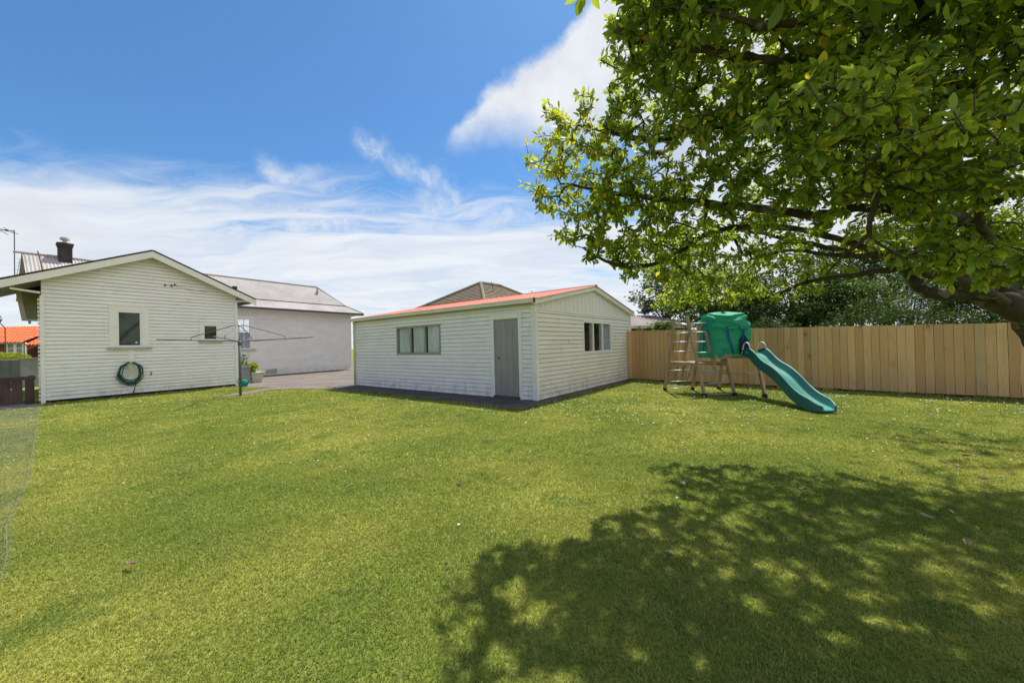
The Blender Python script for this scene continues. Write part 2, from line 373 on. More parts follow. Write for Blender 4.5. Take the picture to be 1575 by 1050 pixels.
# ------------------------------------------------------------------ weatherboard walls
GRV = .875
def boards(mb, P0, u, n, L, z0, z1, pitch, holes=(), ztop=None, d0=.026, d1=.012):
    """P0 on the wall face at ground level; ztop(z)->(tmin,tmax) clips each level"""
    z = z0; k = 0; jr = random.Random(int(L*1000)); D0 = d0
    while z < z1 - .004:
        d0 = D0 + jr.uniform(-.003, .003); jt = jr.uniform(.12, .88)*L; jts = (jt, (jt + L*.47) % L)
        zt = min(z + pitch, z1)
        cuts = sorted({z, zt, min(zt, z+pitch*GRV)} | {h for a in holes for h in (a[2], a[3]) if z + .002 < h < zt - .002})
        for ci in range(len(cuts)-1):
            a, b = cuts[ci], cuts[ci+1]
            A = ztop(a) if ztop else (0, L); B = ztop(b) if ztop else (0, L)
            if A[1] - A[0] < .02: continue
            segs = [(A[0], A[1], B[0], B[1])]
            for h in holes:
                if h[2] <= a + .001 and h[3] >= b - .001:
                    ns = []
                    for s in segs:
                        if h[1] <= s[0] or h[0] >= s[1]: ns.append(s); continue
                        if h[0] > s[0]: ns.append((s[0], h[0], s[2], h[0]))
                        if h[1] < s[1]: ns.append((h[1], s[1], h[1], s[3]))
                    segs = ns
            fa = (a-z)/pitch; fb = (b-z)/pitch
            da = d0 + (d1-d0)*fa; db = d0 + (d1-d0)*fb
            if fa >= GRV - .001: da = db = -.012
            for s in segs:
                p = [P0+u*s[0]+Z*a+n*da, P0+u*s[1]+Z*a+n*da, P0+u*s[3]+Z*b+n*db, P0+u*s[2]+Z*b+n*db]
                q = [P0+u*s[0]+Z*a-n*.02, P0+u*s[1]+Z*a-n*.02, P0+u*s[3]+Z*b-n*.02, P0+u*s[2]+Z*b-n*.02]
                if da > 0:
                    for jj in jts:
                        if s[0]+.05 < jj < s[1]-.05 and s[2]+.05 < jj < s[3]-.05: mb.box(P0+u*jj+Z*a+n*(max(da, db)-.006), u*.004, Z*(b-a), n*.0085)
                mb.poly(p); mb.poly([p[0], q[0], q[1], p[1]]); mb.poly([p[0], p[3], q[3], q[0]]); mb.poly([p[1], q[1], q[2], p[2]])
        z = zt
    return mb

def rect_frame(mb, P0, u, n, t0, t1, za, zb, w, d0, d1):   # four boards round an opening, between depths d0 and d1
    def bx(a, b, c, e): mb.box(P0+u*a+Z*c+n*d0, u*(b-a), Z*(e-c), n*(d1-d0))
    bx(t0-w, t0, za, zb); bx(t1, t1+w, za, zb); bx(t0-w, t1+w, zb, zb+w); bx(t0-w, t1+w, za-w, za)

# ------------------------------------------------------------------ garage
gar = empty('garage', GC.copy(), 'low white weatherboard garage with faded red roof and grey door', 'garage')
EV = 2.43                        # wall height at eaves
w1 = TZ(611.8, 544.7, GC, gf, nf_); w2 = TZ(677.7, 498.3, GC, gf, nf_)
dr1 = TZ(800.5, 612, GC, gf, nf_); dr2 = TZ(759.8, 492.6, GC, gf, nf_)
sw1 = TZ(897, 542.7, GC, gr, nr_); sw2 = TZ(938.7, 496.7, GC, gr, nr_)
fw = (w2[0], w1[0], w1[1], w2[1]); dd = (dr1[0], dr2[0], .05, dr2[1]); sw = (sw1[0], sw2[0], sw1[1], sw2[1])
print('front win', fw, 'door', dd, 'side win', sw)
wf = MB()
boards(wf, GC, gf, nf_, GLf, .04, EV, .112, [fw, dd])
wf.build('front_wall', MAT['board'], gar)
TRIM = TZ(825.3, 474.7, GC, gr, nr_)[1]
ws = MB(); boards(ws, GC, gr, nr_, GLr, .04, TRIM, .112, [sw]); ws.build('side_wall', MAT['board_cream'], gar)
AP = 3.05; slope = (AP-EV)/(GLr/2)
gt = MB(); nb = 26                # vertical boards in gable
for i in range(nb):
    a = GLr*i/nb + .006; b = GLr*(i+1)/nb - .006; zz = lambda t: EV + slope*min(t, GLr-t) - .01
    o = GC + nr_*.012
    p = [o+gr*a+Z*TRIM, o+gr*b+Z*TRIM, o+gr*b+Z*zz(b), o+gr*a+Z*zz(a)]
    gt.hexa(p, [q - nr_*.03 for q in p])
gt.poly([GC+Z*TRIM-nr_*.02, GC+gr*GLr+Z*TRIM-nr_*.02, GC+gr*GLr+Z*EV-nr_*.02, GC+gr*GLr/2+Z*AP-nr_*.02, GC+Z*EV-nr_*.02])
gt.box(GC+Z*(TRIM-.03)+nr_*.0, gr*GLr, Z*.035, nr_*.034)
gt.build('gable_panel', MAT['trim'], gar)
bk = MB(); bo = GC - nf_*GLr     # back and far walls
bk.box(bo + Z*.03, gf*GLf, nf_*.05, Z*EV); bk.box(GC + gf*(GLf-.06) + Z*.03, gf*.06, -nf_*GLr, Z*EV)
bk.build('rear_wall', MAT['board_cream'], gar)
fl = MB(); fl.box(GC + gf*.03 - nf_*.03 + Z*.03, gf*(GLf-.06), -nf_*(GLr-.06), Z*.01); fl.build('floor_slab', MAT['interior'], gar)
for (o_, a_, b_) in ((GC + nf_*.001 - gf*.004, gf*.09, nf_*.040), (GC + gf*(GLf-.02) + nf_*.001, gf*.09, nf_*.040), (GC + nr_*.0015 - gr*.038, gr*.10, nr_*.040), (GC + gr*(GLr-.07)+nr_*.002, gr*.08, nr_*.038)):
    cb = MB(); cb.box(o_ + Z*.035, a_, b_, Z*(EV-.035)); cb.build('corner_board', MAT['trim'], gar)
# roof sheets, corrugated
def corr(mb, O, along, down, L, W, period=.09, amp=.010, nrm=Z, clip=None):
    k = max(2, int(L/(period/4))); i0 = len(mb.v)
    for i in range(k+1):
        a = L*i/k; h = amp*math.sin(2*math.pi*a/period)
        s, e = clip(a) if clip else (0, W)
        mb.v.append(tuple(O+along*a+down*s+nrm*h)); mb.v.append(tuple(O+along*a+down*e+nrm*h))
    for i in range(k): a = i0+2*i; mb.f.append((a, a+1, a+3, a+2))
    # underside slab for shading
sd = (gr*(GLr/2) + Z*(AP-EV)).normalized(); sn = sd.cross(gf); sn = sn if sn.z > 0 else -sn
sd2 = (-gr*(GLr/2) + Z*(AP-EV)).normalized(); sn2 = gf.cross(sd2); sn2 = sn2 if sn2.z > 0 else -sn2
rf = MB(); OV = .12; RW = (GLr/2+OV)/sd.dot(gr)
e0 = GC - gf*.16 - gr*OV + Z*(EV - slope*OV + .085)
corr(rf, e0, gf, sd, GLf+.3, RW, .11, .012, sn)
e1 = GC - gf*.16 + gr*(GLr+OV) + Z*(EV - slope*OV + .085)
corr(rf, e1, gf, sd2, GLf+.3, RW, .11, .012, sn2)
rd = GC - gf*.17 + gr*GLr/2 + Z*(AP+.075)
rf.tube([rd, rd + gf*(GLf+.32)], .05, 8)
rf.build('roof', MAT['rooforange'], gar)
us = MB(); us.box(e0+Z*-.05+gf*.02+sd*.01, gf*(GLf+.26), sd*(RW-.01), sn*.02); us.box(e1+Z*-.05+gf*.02+sd2*.01, gf*(GLf+.26), sd2*(RW-.01), sn2*.02)
us.build('roof_lining', MAT['cream'], gar)
gu = MB()                         # gutter along the front eave
go = GC - gf*.10 - gr*(OV-.0) + Z*(EV-.04)
gu.box(go + nf_*.0, gf*(GLf+.22), nf_*.09, Z*.09); gu.box(go + nf_*-.001+Z*.091, gf*(GLf+.22), nf_*.10, Z*.012)
gu.box(GC - gf*.02 + nf_*.03 + Z*(EV-.10), gf*(GLf+.03), nf_*.06, Z*.012)
gu.build('gutter', MAT['cream'], gar)
ge = MB(); ge.box(go - gf*.012, gf*.011, nf_*.092, Z*.11); ge.build('gutter_end', MAT['brownroofwood'], gar)
bb = MB()                         # barge boards at the right gable
a = GC - gf*.13 - gr*(OV+.02) + Z*(EV-slope*OV-.05); b = GC - gf*.13 + gr*GLr/2 + Z*(AP-.045)
c_ = GC - gf*.13 + gr*(GLr+OV+.02) + Z*(EV-slope*OV-.05)
for p, q in ((a, b), (c_, b)): bb.hexa([p, q, q+Z*.135, p+Z*.135], [x - nr_*.10 for x in (p, q, q+Z*.135, p+Z*.135)])
bb.build('barge_board', MAT['trim'], gar)
dp = MB(); q = GC + gf*(GLf+.02) + nf_*.06
dp.tube([q+Z*.05, q+Z*(EV-.12), q + Z*(EV-.05) + nf_*.03], .045, 10); dp.build('downpipe', MAT['cream'], gar, True)
# front window
def window(parent, P0, u, n, h, mull, fmat, fw_, proud, pane='glass', rec=.03, curtain=None, curtain_cover=None):
    w = MB(); t0, t1, za, zb = h
    rect_frame(w, P0, u, n, t0+fw_, t1-fw_, za+fw_, zb-fw_, fw_+.012, -.03, proud)
    step = (t1-t0)/mull
    for i in range(1, mull): w.box(P0+u*(t0+step*i-.03)+Z*(za+fw_)-n*.03, u*.06, Z*(zb-za-2*fw_), n*(.03+proud-.006))
    fr = w.build('window', MAT[fmat], parent)
    g = MB(); q_ = P0+u*(t0+.01)+Z*(za+.01)-n*(rec); g.poly([q_, q_+u*(t1-t0-.02), q_+u*(t1-t0-.02)+Z*(zb-za-.02), q_+Z*(zb-za-.02)]); g.build('pane', MAT[pane], fr)
    if curtain:
        for (a, b) in curtain_cover:
            c = MB(); k = 26; pr = None
            for j in range(k+1):
                t = t0+(t1-t0)*(a+(b-a)*j/k); dz = -.045-.012*math.sin(j*1.7)-.004*math.sin(j*4.1)
                cur = (P0+u*t+Z*(za-.02)+n*dz, P0+u*t+Z*(zb-.02)+n*dz)
                if pr: c.poly([pr[0], cur[0], cur[1], pr[1]])
                pr = cur
            c.build('curtain', MAT[curtain], fr, True)
    return fr
window(gar, GC, gf, nf_, fw, 3, 'framegrey', .05, .030, 'glass', .02, 'curtain', [(.0, .30), (.35, .63), (.68, .98)])
window(gar, GC, gr, nr_, sw, 3, 'trim', .045, .030, 'glass', .02, 'net_curtain', [(.26, .32), (.60, .66), (.72, .98)])
# door
df = MB(); t0, t1, za, zb = dd
df.box(GC+gf*(t0-.10)+Z*.03, gf*.10, Z*(zb+.02-.03), nf_*.035); df.box(GC+gf*t1+Z*.03, gf*.10, Z*(zb+.02-.03), nf_*.035)
df.box(GC+gf*(t0-.13)+Z*(zb+.02), gf*(t1-t0+.26), Z*.13, nf_*.045); df.box(GC+gf*(t0-.13)+Z*(zb+.15), gf*(t1-t0+.26), Z*.012, nf_*.06)
df.build('door_frame', MAT['trim'], gar)
dm = MB(); k = 4; dw = (t1-t0)/k
for i in range(k): dm.box(GC+gf*(t0+dw*i+.004)+Z*.09-nf_*.03, gf*(dw-.008), Z*(zb-.11), nf_*.028)
dm.box(GC+gf*t0+Z*.09-nf_*.04, gf*(t1-t0), Z*(zb-.10), nf_*.03)
door = dm.build('door', MAT['doorgrey'], gar)
kn = MB(); kp = PL(767.5, 550, GC, nf_); kn.tube([kp - nf_*.01, kp+nf_*.03, kp+nf_*.045], [.014, .014, .026], 10); kn.build('handle', MAT['polemetal'], door)
th = MB(); th.box(GC+gf*(t0-.02)+Z*.03, gf*(t1-t0+.04), Z*.055, nf_*.07); th.build('threshold', MAT['apron'], gar)

# ------------------------------------------------------------------ house: rear wing
hs = empty('weatherboard_house', HA.copy(), 'white weatherboard house with wide rear gable, chimney and grey corrugated roof', 'house')
HE = 3.38                         # eave level of wall
apx = 2.36; wap = TZ(235, 399, HA + hn*.3, hu, hn)
BS = .446                         # roof slope
EAV = .30                         # gable overhang
APW = 4.88 - .05
def gable_t(z): 
    if z <= HE: return (0, HL)
    return (max(0, apx - (APW - z)/BS), min(HL, apx + (APW - z)/BS))
win = [TZ(183, 531, HA, hu, hn), TZ(214.7, 481.5, HA, hu, hn)]
sm = [TZ(314.5, 521.2, HA, hu, hn), TZ(332.5, 501.6, HA, hu, hn)]
wa = (win[0][0], win[1][0], win[0][1], win[1][1]); wb = (sm[0][0], sm[1][0], sm[0][1], sm[1][1])
print('house windows', wa, wb)
wl = MB(); boards(wl, HA, hu, hn, HL, .10, APW, .1165, [wa, wb], gable_t)
wl.poly([HA+Z*.1-hn*.03, HB+Z*.1-hn*.03, HB-hn*.03+Z*HE, HB-hn*.03+Z*HE]) if 0 else None
wl.build('rear_wall', MAT['board'], hs)
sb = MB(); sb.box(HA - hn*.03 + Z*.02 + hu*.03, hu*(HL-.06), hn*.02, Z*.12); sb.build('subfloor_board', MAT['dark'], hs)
sidew = MB()
LSD = V((HA.x, HA.y, 0)).normalized()*.998 + hu*.035   # the left side wall runs straight away from the lawn
sidew.box(HA + Z*.1 - hn*.03, hu*.04, LSD*5.0, Z*(HE-.12)); sidew.build('side_wall', MAT['board'], hs)
sidew = MB(); sidew.box(HB - hu*.04 + Z*.1 - hn*.03, hu*.04, -hn*5.0, Z*(HE-.12)); sidew.build('side_wall', MAT['board'], hs)
cbh = MB(); cbh.box(HB - hu*.06 + hn*.001, hu*.095, hn*.044, Z*3.36); cbh.build('corner_board', MAT['trim'], hs)
cbh = MB(); cbh.box(HA - hu*.03 + hn*.001, hu*.085, hn*.042, Z*3.16)
# staggered board ends seen at the left corner
z = .1
while z < 3.1:
    cbh.box(HA - hu*.058 - hn*.02 + Z*z, hu*.05, -hn*.10, Z*.075); z += .1165
cbh.build('corner_board', MAT['trim'], hs)
def casing(parent, P0, u, n, h, cw, sillw, pane='darkpane', bars=None, curtain=False):
    w = MB(); t0, t1, za, zb = h; ci = .055
    w.box(P0+u*(t0-ci-cw)+Z*(za-.06)+n*.0, u*cw, Z*(zb-za+.06+ci+cw), n*.034); w.box(P0+u*(t1+ci)+Z*(za-.06), u*cw, Z*(zb-za+.06+ci+cw), n*.034)
    w.box(P0+u*(t0-ci)+Z*(zb+ci), u*(t1-t0+2*ci), Z*cw, n*.032); w.box(P0+u*(t0-ci-cw-.02)+Z*(zb+ci+cw), u*(t1-t0+2*ci+2*cw+.04), Z*.015, n*.05)
    fr = w.build('window', MAT['trim'], parent)
    s = MB(); rect_frame(s, P0, u, n, t0, t1, za, zb, ci-.003, -.03, .022)
    for (bt, bz) in (bars or []):
        if bt is not None: s.box(P0+u*(t0+(t1-t0)*bt-.012)+Z*za-n*.02, u*.024, Z*(zb-za), n*.03)
        if bz is not None: s.box(P0+u*t0+Z*(za+(zb-za)*bz-.018)-n*.021, u*(t1-t0), Z*.036, n*.034)
    s.build('sash', MAT['trim'], fr)
    g = MB(); q_ = P0+u*t0+Z*za-n*.018; g.poly([q_, q_+u*(t1-t0), q_+u*(t1-t0)+Z*(zb-za), q_+Z*(zb-za)]); g.build('pane', MAT[pane], fr)
    if curtain:
        c = MB()
        for j in range(14):
            a = t0+(t1-t0)*j/14; b = t0+(t1-t0)*(j+1)/14; c.poly([P0+u*a+Z*za-n*(.04+.02*(j % 2)), P0+u*b+Z*za-n*(.04+.02*((j+1) % 2)), P0+u*b+Z*(za+(zb-za)*.55)-n*(.04+.02*((j+1) % 2)), P0+u*a+Z*(za+(zb-za)*.55)-n*(.04+.02*(j % 2))])
        c.build('curtain', MAT['net_curtain'], fr)
    k = MB(); k.box(P0+u*(t0-ci-cw-sillw)+Z*(za-.06-.07), u*(t1-t0+2*ci+2*cw+2*sillw), Z*.068, n*.10); k.build('sill', MAT['sillgrey'], fr)
    return fr
wf1 = casing(hs, HA, hu, hn, wa, .17, .05); casing(hs, HA, hu, hn, wb, .10, .03)
st = MB(); sp = PL(210, 526.5, HA + hn*.0, hn) - hn*.012
pts = [sp + hu*(.045*math.cos(a)*(1 if i % 2 == 0 else .5)) + Z*(.035*math.sin(a)*(1 if i % 2 == 0 else .5)) for i, a in enumerate([2*math.pi*j/8 for j in range(8)])]
st.poly(pts); st.build('sticker', MAT['trim'], wf1)
# roof of wing
wr = MB(); R0 = HA + hu*apx + Z*4.90 + hn*EAV; tl = -.78; tr = 5.50
dl = (-hu*1 - Z*BS).normalized(); dR = (hu*1 - Z*BS).normalized()
WL = (apx-tl)*math.sqrt(1+BS*BS); WR = (tr-apx)*math.sqrt(1+BS*BS)
nl = hn.cross(dl); nl = nl if nl.z > 0 else -nl; nr2 = hn.cross(dR); nr2 = nr2 if nr2.z > 0 else -nr2
corr(wr, R0 + hn*.03, -hn, dl, 7.2, WL, .09, .010, nl); corr(wr, R0 + hn*.03, -hn, dR, 7.2, WR, .09, .010, nr2)
wr.build('wing_roof', MAT['roofgrey'], hs)
re = MB()                         # dark verge flashing seen edge-on
for dv, W in ((dl, WL), (dR, WR)):
    nn = nl if dv is dl else nr2
    re.box(R0 + hn*.032 - Z*.012, dv*W, hn*.012, nn*.035)
re.build('verge_flashing', simple('verge_brown', (.055, .028, .022), .6, var=.2), hs)
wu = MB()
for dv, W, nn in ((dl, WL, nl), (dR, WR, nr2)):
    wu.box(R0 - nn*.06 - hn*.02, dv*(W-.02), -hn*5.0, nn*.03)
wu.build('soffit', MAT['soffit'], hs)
bg = MB()
for sgn, te in ((-1, tl), (1, tr)):
    p = R0 - Z*.03; q = HA + hu*te + hn*EAV + Z*(4.90-.03-BS*abs(te-apx))
    bg.hexa([p-Z*.215, q-Z*.215, q, p], [x + hn*.03 for x in (p-Z*.215, q-Z*.215, q, p)])
bg.build('barge_board', MAT['trim'], hs)
bd = MB()                         # horizontal bracket boards under the overhangs
e = PL(15, 443, HA + hn*.22, hn); e2 = PL(61, 450, HA + hn*.05, hn)
bd.bar(e, e2, .05, .05); bd.build('eave_bracket', MAT['trim'], hs); bd = MB()
e = HB + hu*.55 + Z*3.42 + hn*.2; bd.bar(HB + Z*3.40 + hn*.05, e, .06, .045)
bd.build('eave_bracket', MAT['trim'], hs)
egut = MB(); ql = HA + hu*tl + Z*(4.9-BS*(apx-tl)-.10); egut.tube([ql + hn*EAV*.9, ql - hn*4.5], .055, 8)
qp = ql - hn*.9 - Z*.04; egut.tube([qp, qp - Z*.16, qp + hu*.05 - Z*.30], [.05, .045, .04], 8)
OG = simple('old_gutter', (.20, .17, .15), .6, var=.3, scale=8); egut.build('gutter', OG, hs); egut = MB()
qr = HA + hu*(tr-.02) + Z*(4.9-BS*(tr-.02-apx)-.10); egut.tube([qr + hn*EAV*.9, qr - hn*4.5], .055, 8)
egut.build('gutter', OG, hs)
# porch hood beyond the left corner
ph = MB()
p0 = D(38, 455, 13.4); p1 = D(42, 498, 13.4); pe = PL(75, 455, p0, hn)
u2 = hu
for (zt_, zb_, ex) in ((3.75, 2.75, 0),):
    o = V((p0.x, p0.y, zb_)); ph.hexa([o + u2*.03, o + u2*1.6, o + u2*1.6 - hn*1.3, o + u2*.03 - hn*1.3], [o + Z*1.05 - u2*.10, o + Z*1.05 + u2*1.6, o + Z*1.05 + u2*1.6 - hn*1.3, o + Z*1.05 - u2*.10 - hn*1.3])
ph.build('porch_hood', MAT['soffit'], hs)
pg = MB(); o = V((p0.x, p0.y, 2.72)); pg.tube([o + u2*.02, o + u2*1.5 + Z*.0], .05, 8); pg.tube([o+u2*.1, o+u2*.1-Z*.15], .035, 8); pg.build('porch_gutter', MAT['metal'], hs, True)
# main wall
MW = WP.copy(); ME = (PL(541, 568, MW, hn) - MW).dot(hu); MS = -3.7; MH = 3.70
ww = [TZ(366.5, 535.5, MW, hu, hn), TZ(383.5, 491.5, MW, hu, hn)]; wm = (ww[0][0], ww[1][0], ww[0][1], ww[1][1])
vt = [TZ(408.5, 576.5, MW, hu, hn), TZ(426, 567, MW, hu, hn)]; vh = (vt[0][0], vt[1][0], max(.12, vt[0][1]), vt[1][1])
print('main wall', ME, wm, vh)
MW0 = MW + hu*MS; sh = lambda h: (h[0]-MS, h[1]-MS, h[2], h[3])
mw = MB(); boards(mw, MW0, hu, hn, ME-MS, .06, MH, .1165, [sh(wm)], d0=.045, d1=.010); mw.build('front_wall', MAT['board'], hs)
mo = MB(); mo.box(MW0 + hu*(ME-MS-.04) + Z*.06 - hn*.03, hu*.04, -hn*3.2, Z*(MH-.1)); mo.build('end_wall', MAT['board'], hs); mo = MB(); mo.box(MW0 + Z*.06 - hn*.03, hu*.04, -hn*3.2, Z*(MH-.1)); mo.build('end_wall', MAT['board'], hs)
casing(hs, MW0, hu, hn, sh(wm), .15, .06, 'glass', [(.5, None), (None, .60)], True)
cj = MB(); ct = TZ(461, 560, MW, hu, hn)[0]; cj.box(MW + hu*(ct-.04) + Z*.06, hu*.09, Z*(MH-.06), hn*.042); cj.build('joint_board', MAT['trim'], hs); cj = MB()
cj.box(MW + hu*(ME-.09) + Z*.06, hu*.09, Z*(MH-.06), hn*.033); ct2 = TZ(541, 560, MW, hu, hn)[0]
cj.build('joint_board', MAT['trim'], hs)
vm = MB(); t0, t1, za, zb = vh
vm.box(MW + hu*t0 + Z*za + hn*.02, hu*(t1-t0), Z*(zb-za), hn*.02)
for i in range(7): vm.box(MW + hu*(t0+.03) + Z*(za+.04+(zb-za-.08)*i/7) + hn*.04, hu*(t1-t0-.06), Z*.025, hn*.015)
vm.build('vent_grille', MAT['sillgrey'], hs)
# main roof: lower pitch, upper pitch, hip
E0 = MW + hu*(ME+.62) + hn*.50 + Z*3.72
d_br = .80; z_br = 4.22; d_rg = 2.02; z_rg = 5.46; RLn = (PL(33, 391, E0 - hn*d_rg, hn) - (E0 - hn*d_rg)).dot(-hu)
mr = MB(); Lr = RLn
def lp(a, d, z): return E0 - hu*a - hn*d + Z*(z-3.72)
k = int(Lr/.03); i0 = len(mr.v)
def addstrip(d0_, z0_, d1_, z1_):
    i0 = len(mr.v); n_ = 0
    sl = V((0, 0, z1_-z0_)) - hn*(d1_-d0_); nn = sl.cross(hu); nn = nn if nn.z > 0 else -nn; nn.normalize()
    a = 0.0
    while a <= Lr + 1e-6:
        h = .011*math.sin(2*math.pi*a/.10)
        # hip clips: at distance a from the end only d <= a is roof
        s = d0_; e = min(d1_, a) if a < d1_ else d1_
        if e < s: s = e
        ze = z0_ + (z1_-z0_)*(e-d0_)/(d1_-d0_) if e >= d0_ else z0_ - 0*e; zs = z0_ + (z1_-z0_)*(s-d0_)/(d1_-d0_)
        if e <= s + 1e-4: a += .025; continue
        mr.v.append(tuple(lp(a, s, zs) + nn*h)); mr.v.append(tuple(lp(a, e, ze) + nn*h)); n_ += 1; a += .025
    for i in range(n_-1): q = i0+2*i; mr.f.append((q, q+1, q+3, q+2))
addstrip(0, 3.72, d_br, z_br); addstrip(d_br-.05, z_br-.012, d_rg, z_rg)
# end hip and rear slope (plain sheets)
DEP = d_rg*2
mr.poly([lp(0, 0, 3.72), lp(d_br, d_br, z_br), lp(d_br, DEP-d_br, z_br), lp(0, DEP, 3.72)])
mr.poly([lp(d_br, d_br, z_br), lp(d_rg, d_rg, z_rg), lp(d_br, DEP-d_br, z_br)])
mr.poly([lp(0, DEP, 3.72), lp(d_rg, d_rg, z_rg), lp(Lr, d_rg, z_rg), lp(Lr, DEP, 3.72)])
mr.build('main_roof', MAT['roofgrey'], hs)
rc = MB(); rc.tube([lp(d_rg-.05, d_rg, z_rg+.02), lp(Lr+.2, d_rg, z_rg+.02)], .045, 8); rc.tube([lp(0, 0, 3.74), lp(d_br, d_br, z_br+.02), lp(d_rg, d_rg, z_rg+.02)], .035, 8)
rc.build('ridge_cap', MAT['roofgrey'], hs)
lf = MB(); lf.box(lp(d_br, d_br-.06, z_br+.0), -hu*(Lr-d_br), -hn*.10, Z*.018); lf.build('pitch_flashing', simple('flash', (.22, .19, .17), .6), hs)
mg = MB(); mg.box(E0 - Z*.13 + hn*.0, -hu*Lr, hn*.10, Z*.10); mg.box(E0 - Z*.13 - hn*.001, -hu*.10, -hn*DEP, Z*.1)
mg.build('main_gutter', simple('gutter_dark', (.10, .085, .08), .5, var=.2), hs)
ms = MB(); ms.box(E0 - Z*.145 - hn*.01, -hu*Lr, -hn*.5, Z*.02); ms.build('main_soffit', MAT['trim'], hs)
# left gable end wall of main roof
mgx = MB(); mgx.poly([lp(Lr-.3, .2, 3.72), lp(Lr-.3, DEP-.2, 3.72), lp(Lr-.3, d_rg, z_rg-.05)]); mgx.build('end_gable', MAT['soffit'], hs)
# roof vents
for (px, py, base) in ((362, 436, 447), (488, 441, 449)):
    rp = PL(px, base, E0 - hn*(1.2 if px < 400 else 1.5), hn); v = MB()
    if px < 400: v.box(rp - Z*.1 - hu*.09, hu*.18, -hn*.18, Z*.34); v.build('roof_vent', MAT['chimney'], hs)
    else: v.tube([rp - Z*.1, rp + Z*.22], .035, 8); v.tube([rp+Z*.0, rp+Z*.08], [.10, .04], 8); v.build('roof_vent', MAT['polemetal'], hs)
# chimney
chp = PL(100, 398, E0 - hn*(d_rg-.1), hn); chb = V((chp.x, chp.y, z_rg-.5)); cw = .56
def chb_box(b, z0, z1, w, d): b.box(V((chb.x, chb.y, z0)) - hu*w/2 + hn*d/2, hu*w, -hn*d, Z*(z1-z0))
cm = MB(); chb_box(cm, z_rg-.6, z_rg+.40, .38, .27); chb_box(cm, z_rg+.40, z_rg+.48, .41, .31); chb_box(cm, z_rg+.48, z_rg+.58, .45, .36)
chim = cm.build('chimney', MAT['chimney'], hs)
cp = MB(); cc = V((chb.x, chb.y, 0)); cp.lathe(cc + Z*(z_rg+.58), [(.13, 0), (.13, .04), (.06, .05), (.06, .13), (.07, .14)], 14)
cp.lathe(cc + Z*(z_rg+.72), [(.13, 0), (.14, .02), (.13, .10), (.07, .12)], 14); cp.build('chimney_cowl', MAT['sillgrey'], chim)
# tv antennas on the roof
an = MB(); ap_ = D(22, 396, 15.2); at_ = D(22, 355, 15.2)
an.tube([ap_ - Z*1.2, at_ + Z*.03], .016, 6); an.tube([at_, D(-14, 353, 14.9)], .014, 6)
for q, l in ((.15, .16), (.35, .1), (.6, .22)): c = at_.lerp(D(-14, 353, 14.9), q); an.tube([c - V((.05, .2, -l*.4)), c + V((.05, .2, -l*.6))], .012, 5)
an.tube([at_.lerp(D(-14, 353, 14.9), .33) - Z*.03, at_.lerp(D(-14, 353, 14.9), .33) + Z*.03], .05, 8)
an.build('antenna', MAT['polemetal'], hs)
an = MB(); b0 = D(25, 428, 17); b1 = D(31, 399, 17); an.tube([b0, b1], .012, 5)
for q in (.25, .45, .65, .8, 1): c = b0.lerp(b1, q); an.tube([c - V((.12, 0, -.03)), c + V((.14, 0, -.02))], .008, 4)
an.build('antenna', MAT['metal'], hs)
an = MB(); an.tube([D(66, 418, 12.5), D(58, 386, 12.5)], .016, 6); an.build('roof_pipe', simple('rusty_pipe', (.16, .07, .05), .8), hs)
# hanger board below window, insulators and cable
hb = MB(); h0 = TZ(200.5, 536, HA, hu, hn)[0]; hb.box(HA + hu*(h0-.055) + Z*.12, hu*.13, Z*(wa[2]-.13-.12), hn*.033); hb.build('downboard', MAT['trim'], hs)
for i, (px, py) in enumerate(((253, 438.5), (263, 439.5), (268, 438))):
    q = PL(px, py, HA, hn); v = MB(); v.tube([q, q + hn*.07], .014, 6); v.tube([q + hn*.07 - Z*.035, q + hn*.07 + Z*.03], [.028, .020], 8); v.build('cable_insulator', MAT['chimney'], hs)
cbm = MB(); a = PL(269, 439.5, HA, hn) + hn*.06; b = PL(318, 449, HA, hn) + hn*.05
cbm.tube([a.lerp(b, q/8) - Z*.03*math.sin(q/8*math.pi) for q in range(9)], .006, 5); cbm.build('service_cable', MAT['sillgrey'], hs)

# tap on the wall
q = PL(232, 574, HA, hn); tp = MB(); tp.tube([q - Z*.06 + hn*.0, q + hn*.02 - Z*.06, q + hn*.04, q + hn*.09, q + hn*.10 - Z*.04], .012, 8); tp.tube([q + hn*.05 + Z*.0, q + hn*.05 + Z*.05], .008, 6); tp.tube([q + hn*.05 + Z*.05 - hu*.03, q + hn*.05 + Z*.05 + hu*.03], .008, 6)
tag(tp.build('garden_tap', MAT['polemetal'], at=q), 'small brass tap sticking out of the white wall right of the hose', 'tap')

# hose coil
hc = PL(199.5, 573, HA, hn) + hn*.10
ho = empty('garden_hose', V((hc.x, hc.y, 0.0)), 'dark green hose coiled on its hanger below the larger rear window', 'hose')
hm = MB(); R2 = random.Random(3)
for k in range(9):
    rx = .275 + R2.uniform(-.05, .03); rz = .34 + R2.uniform(-.07, .035); ox = R2.uniform(-.03, .02); oz = R2.uniform(-.02, .02) - (.34 - rz)*-.6; ph_ = R2.uniform(0, 6)
    pts = []
    for j in range(41):
        a = 2*math.pi*j/40 + math.pi/2
        rr = 1 + .04*math.sin(3*a+ph_)
        x = ox + rx*rr*math.cos(a)*(1 if math.sin(a) < .6 else 1-.25*(math.sin(a)-.6)); zz = (.34-rz) + rz*rr*math.sin(a) + oz*0
        pts.append(hc + hu*x + Z*zz + hn*(R2.uniform(-.006, .006) + .05*math.sin(k*1.9)))
    hm.tube(pts, .0125, 6)
pts = [hc + hu*(-.25+.02*k) + Z*(-.05-.33*math.sin(k/9*1.6)) for k in range(4)]
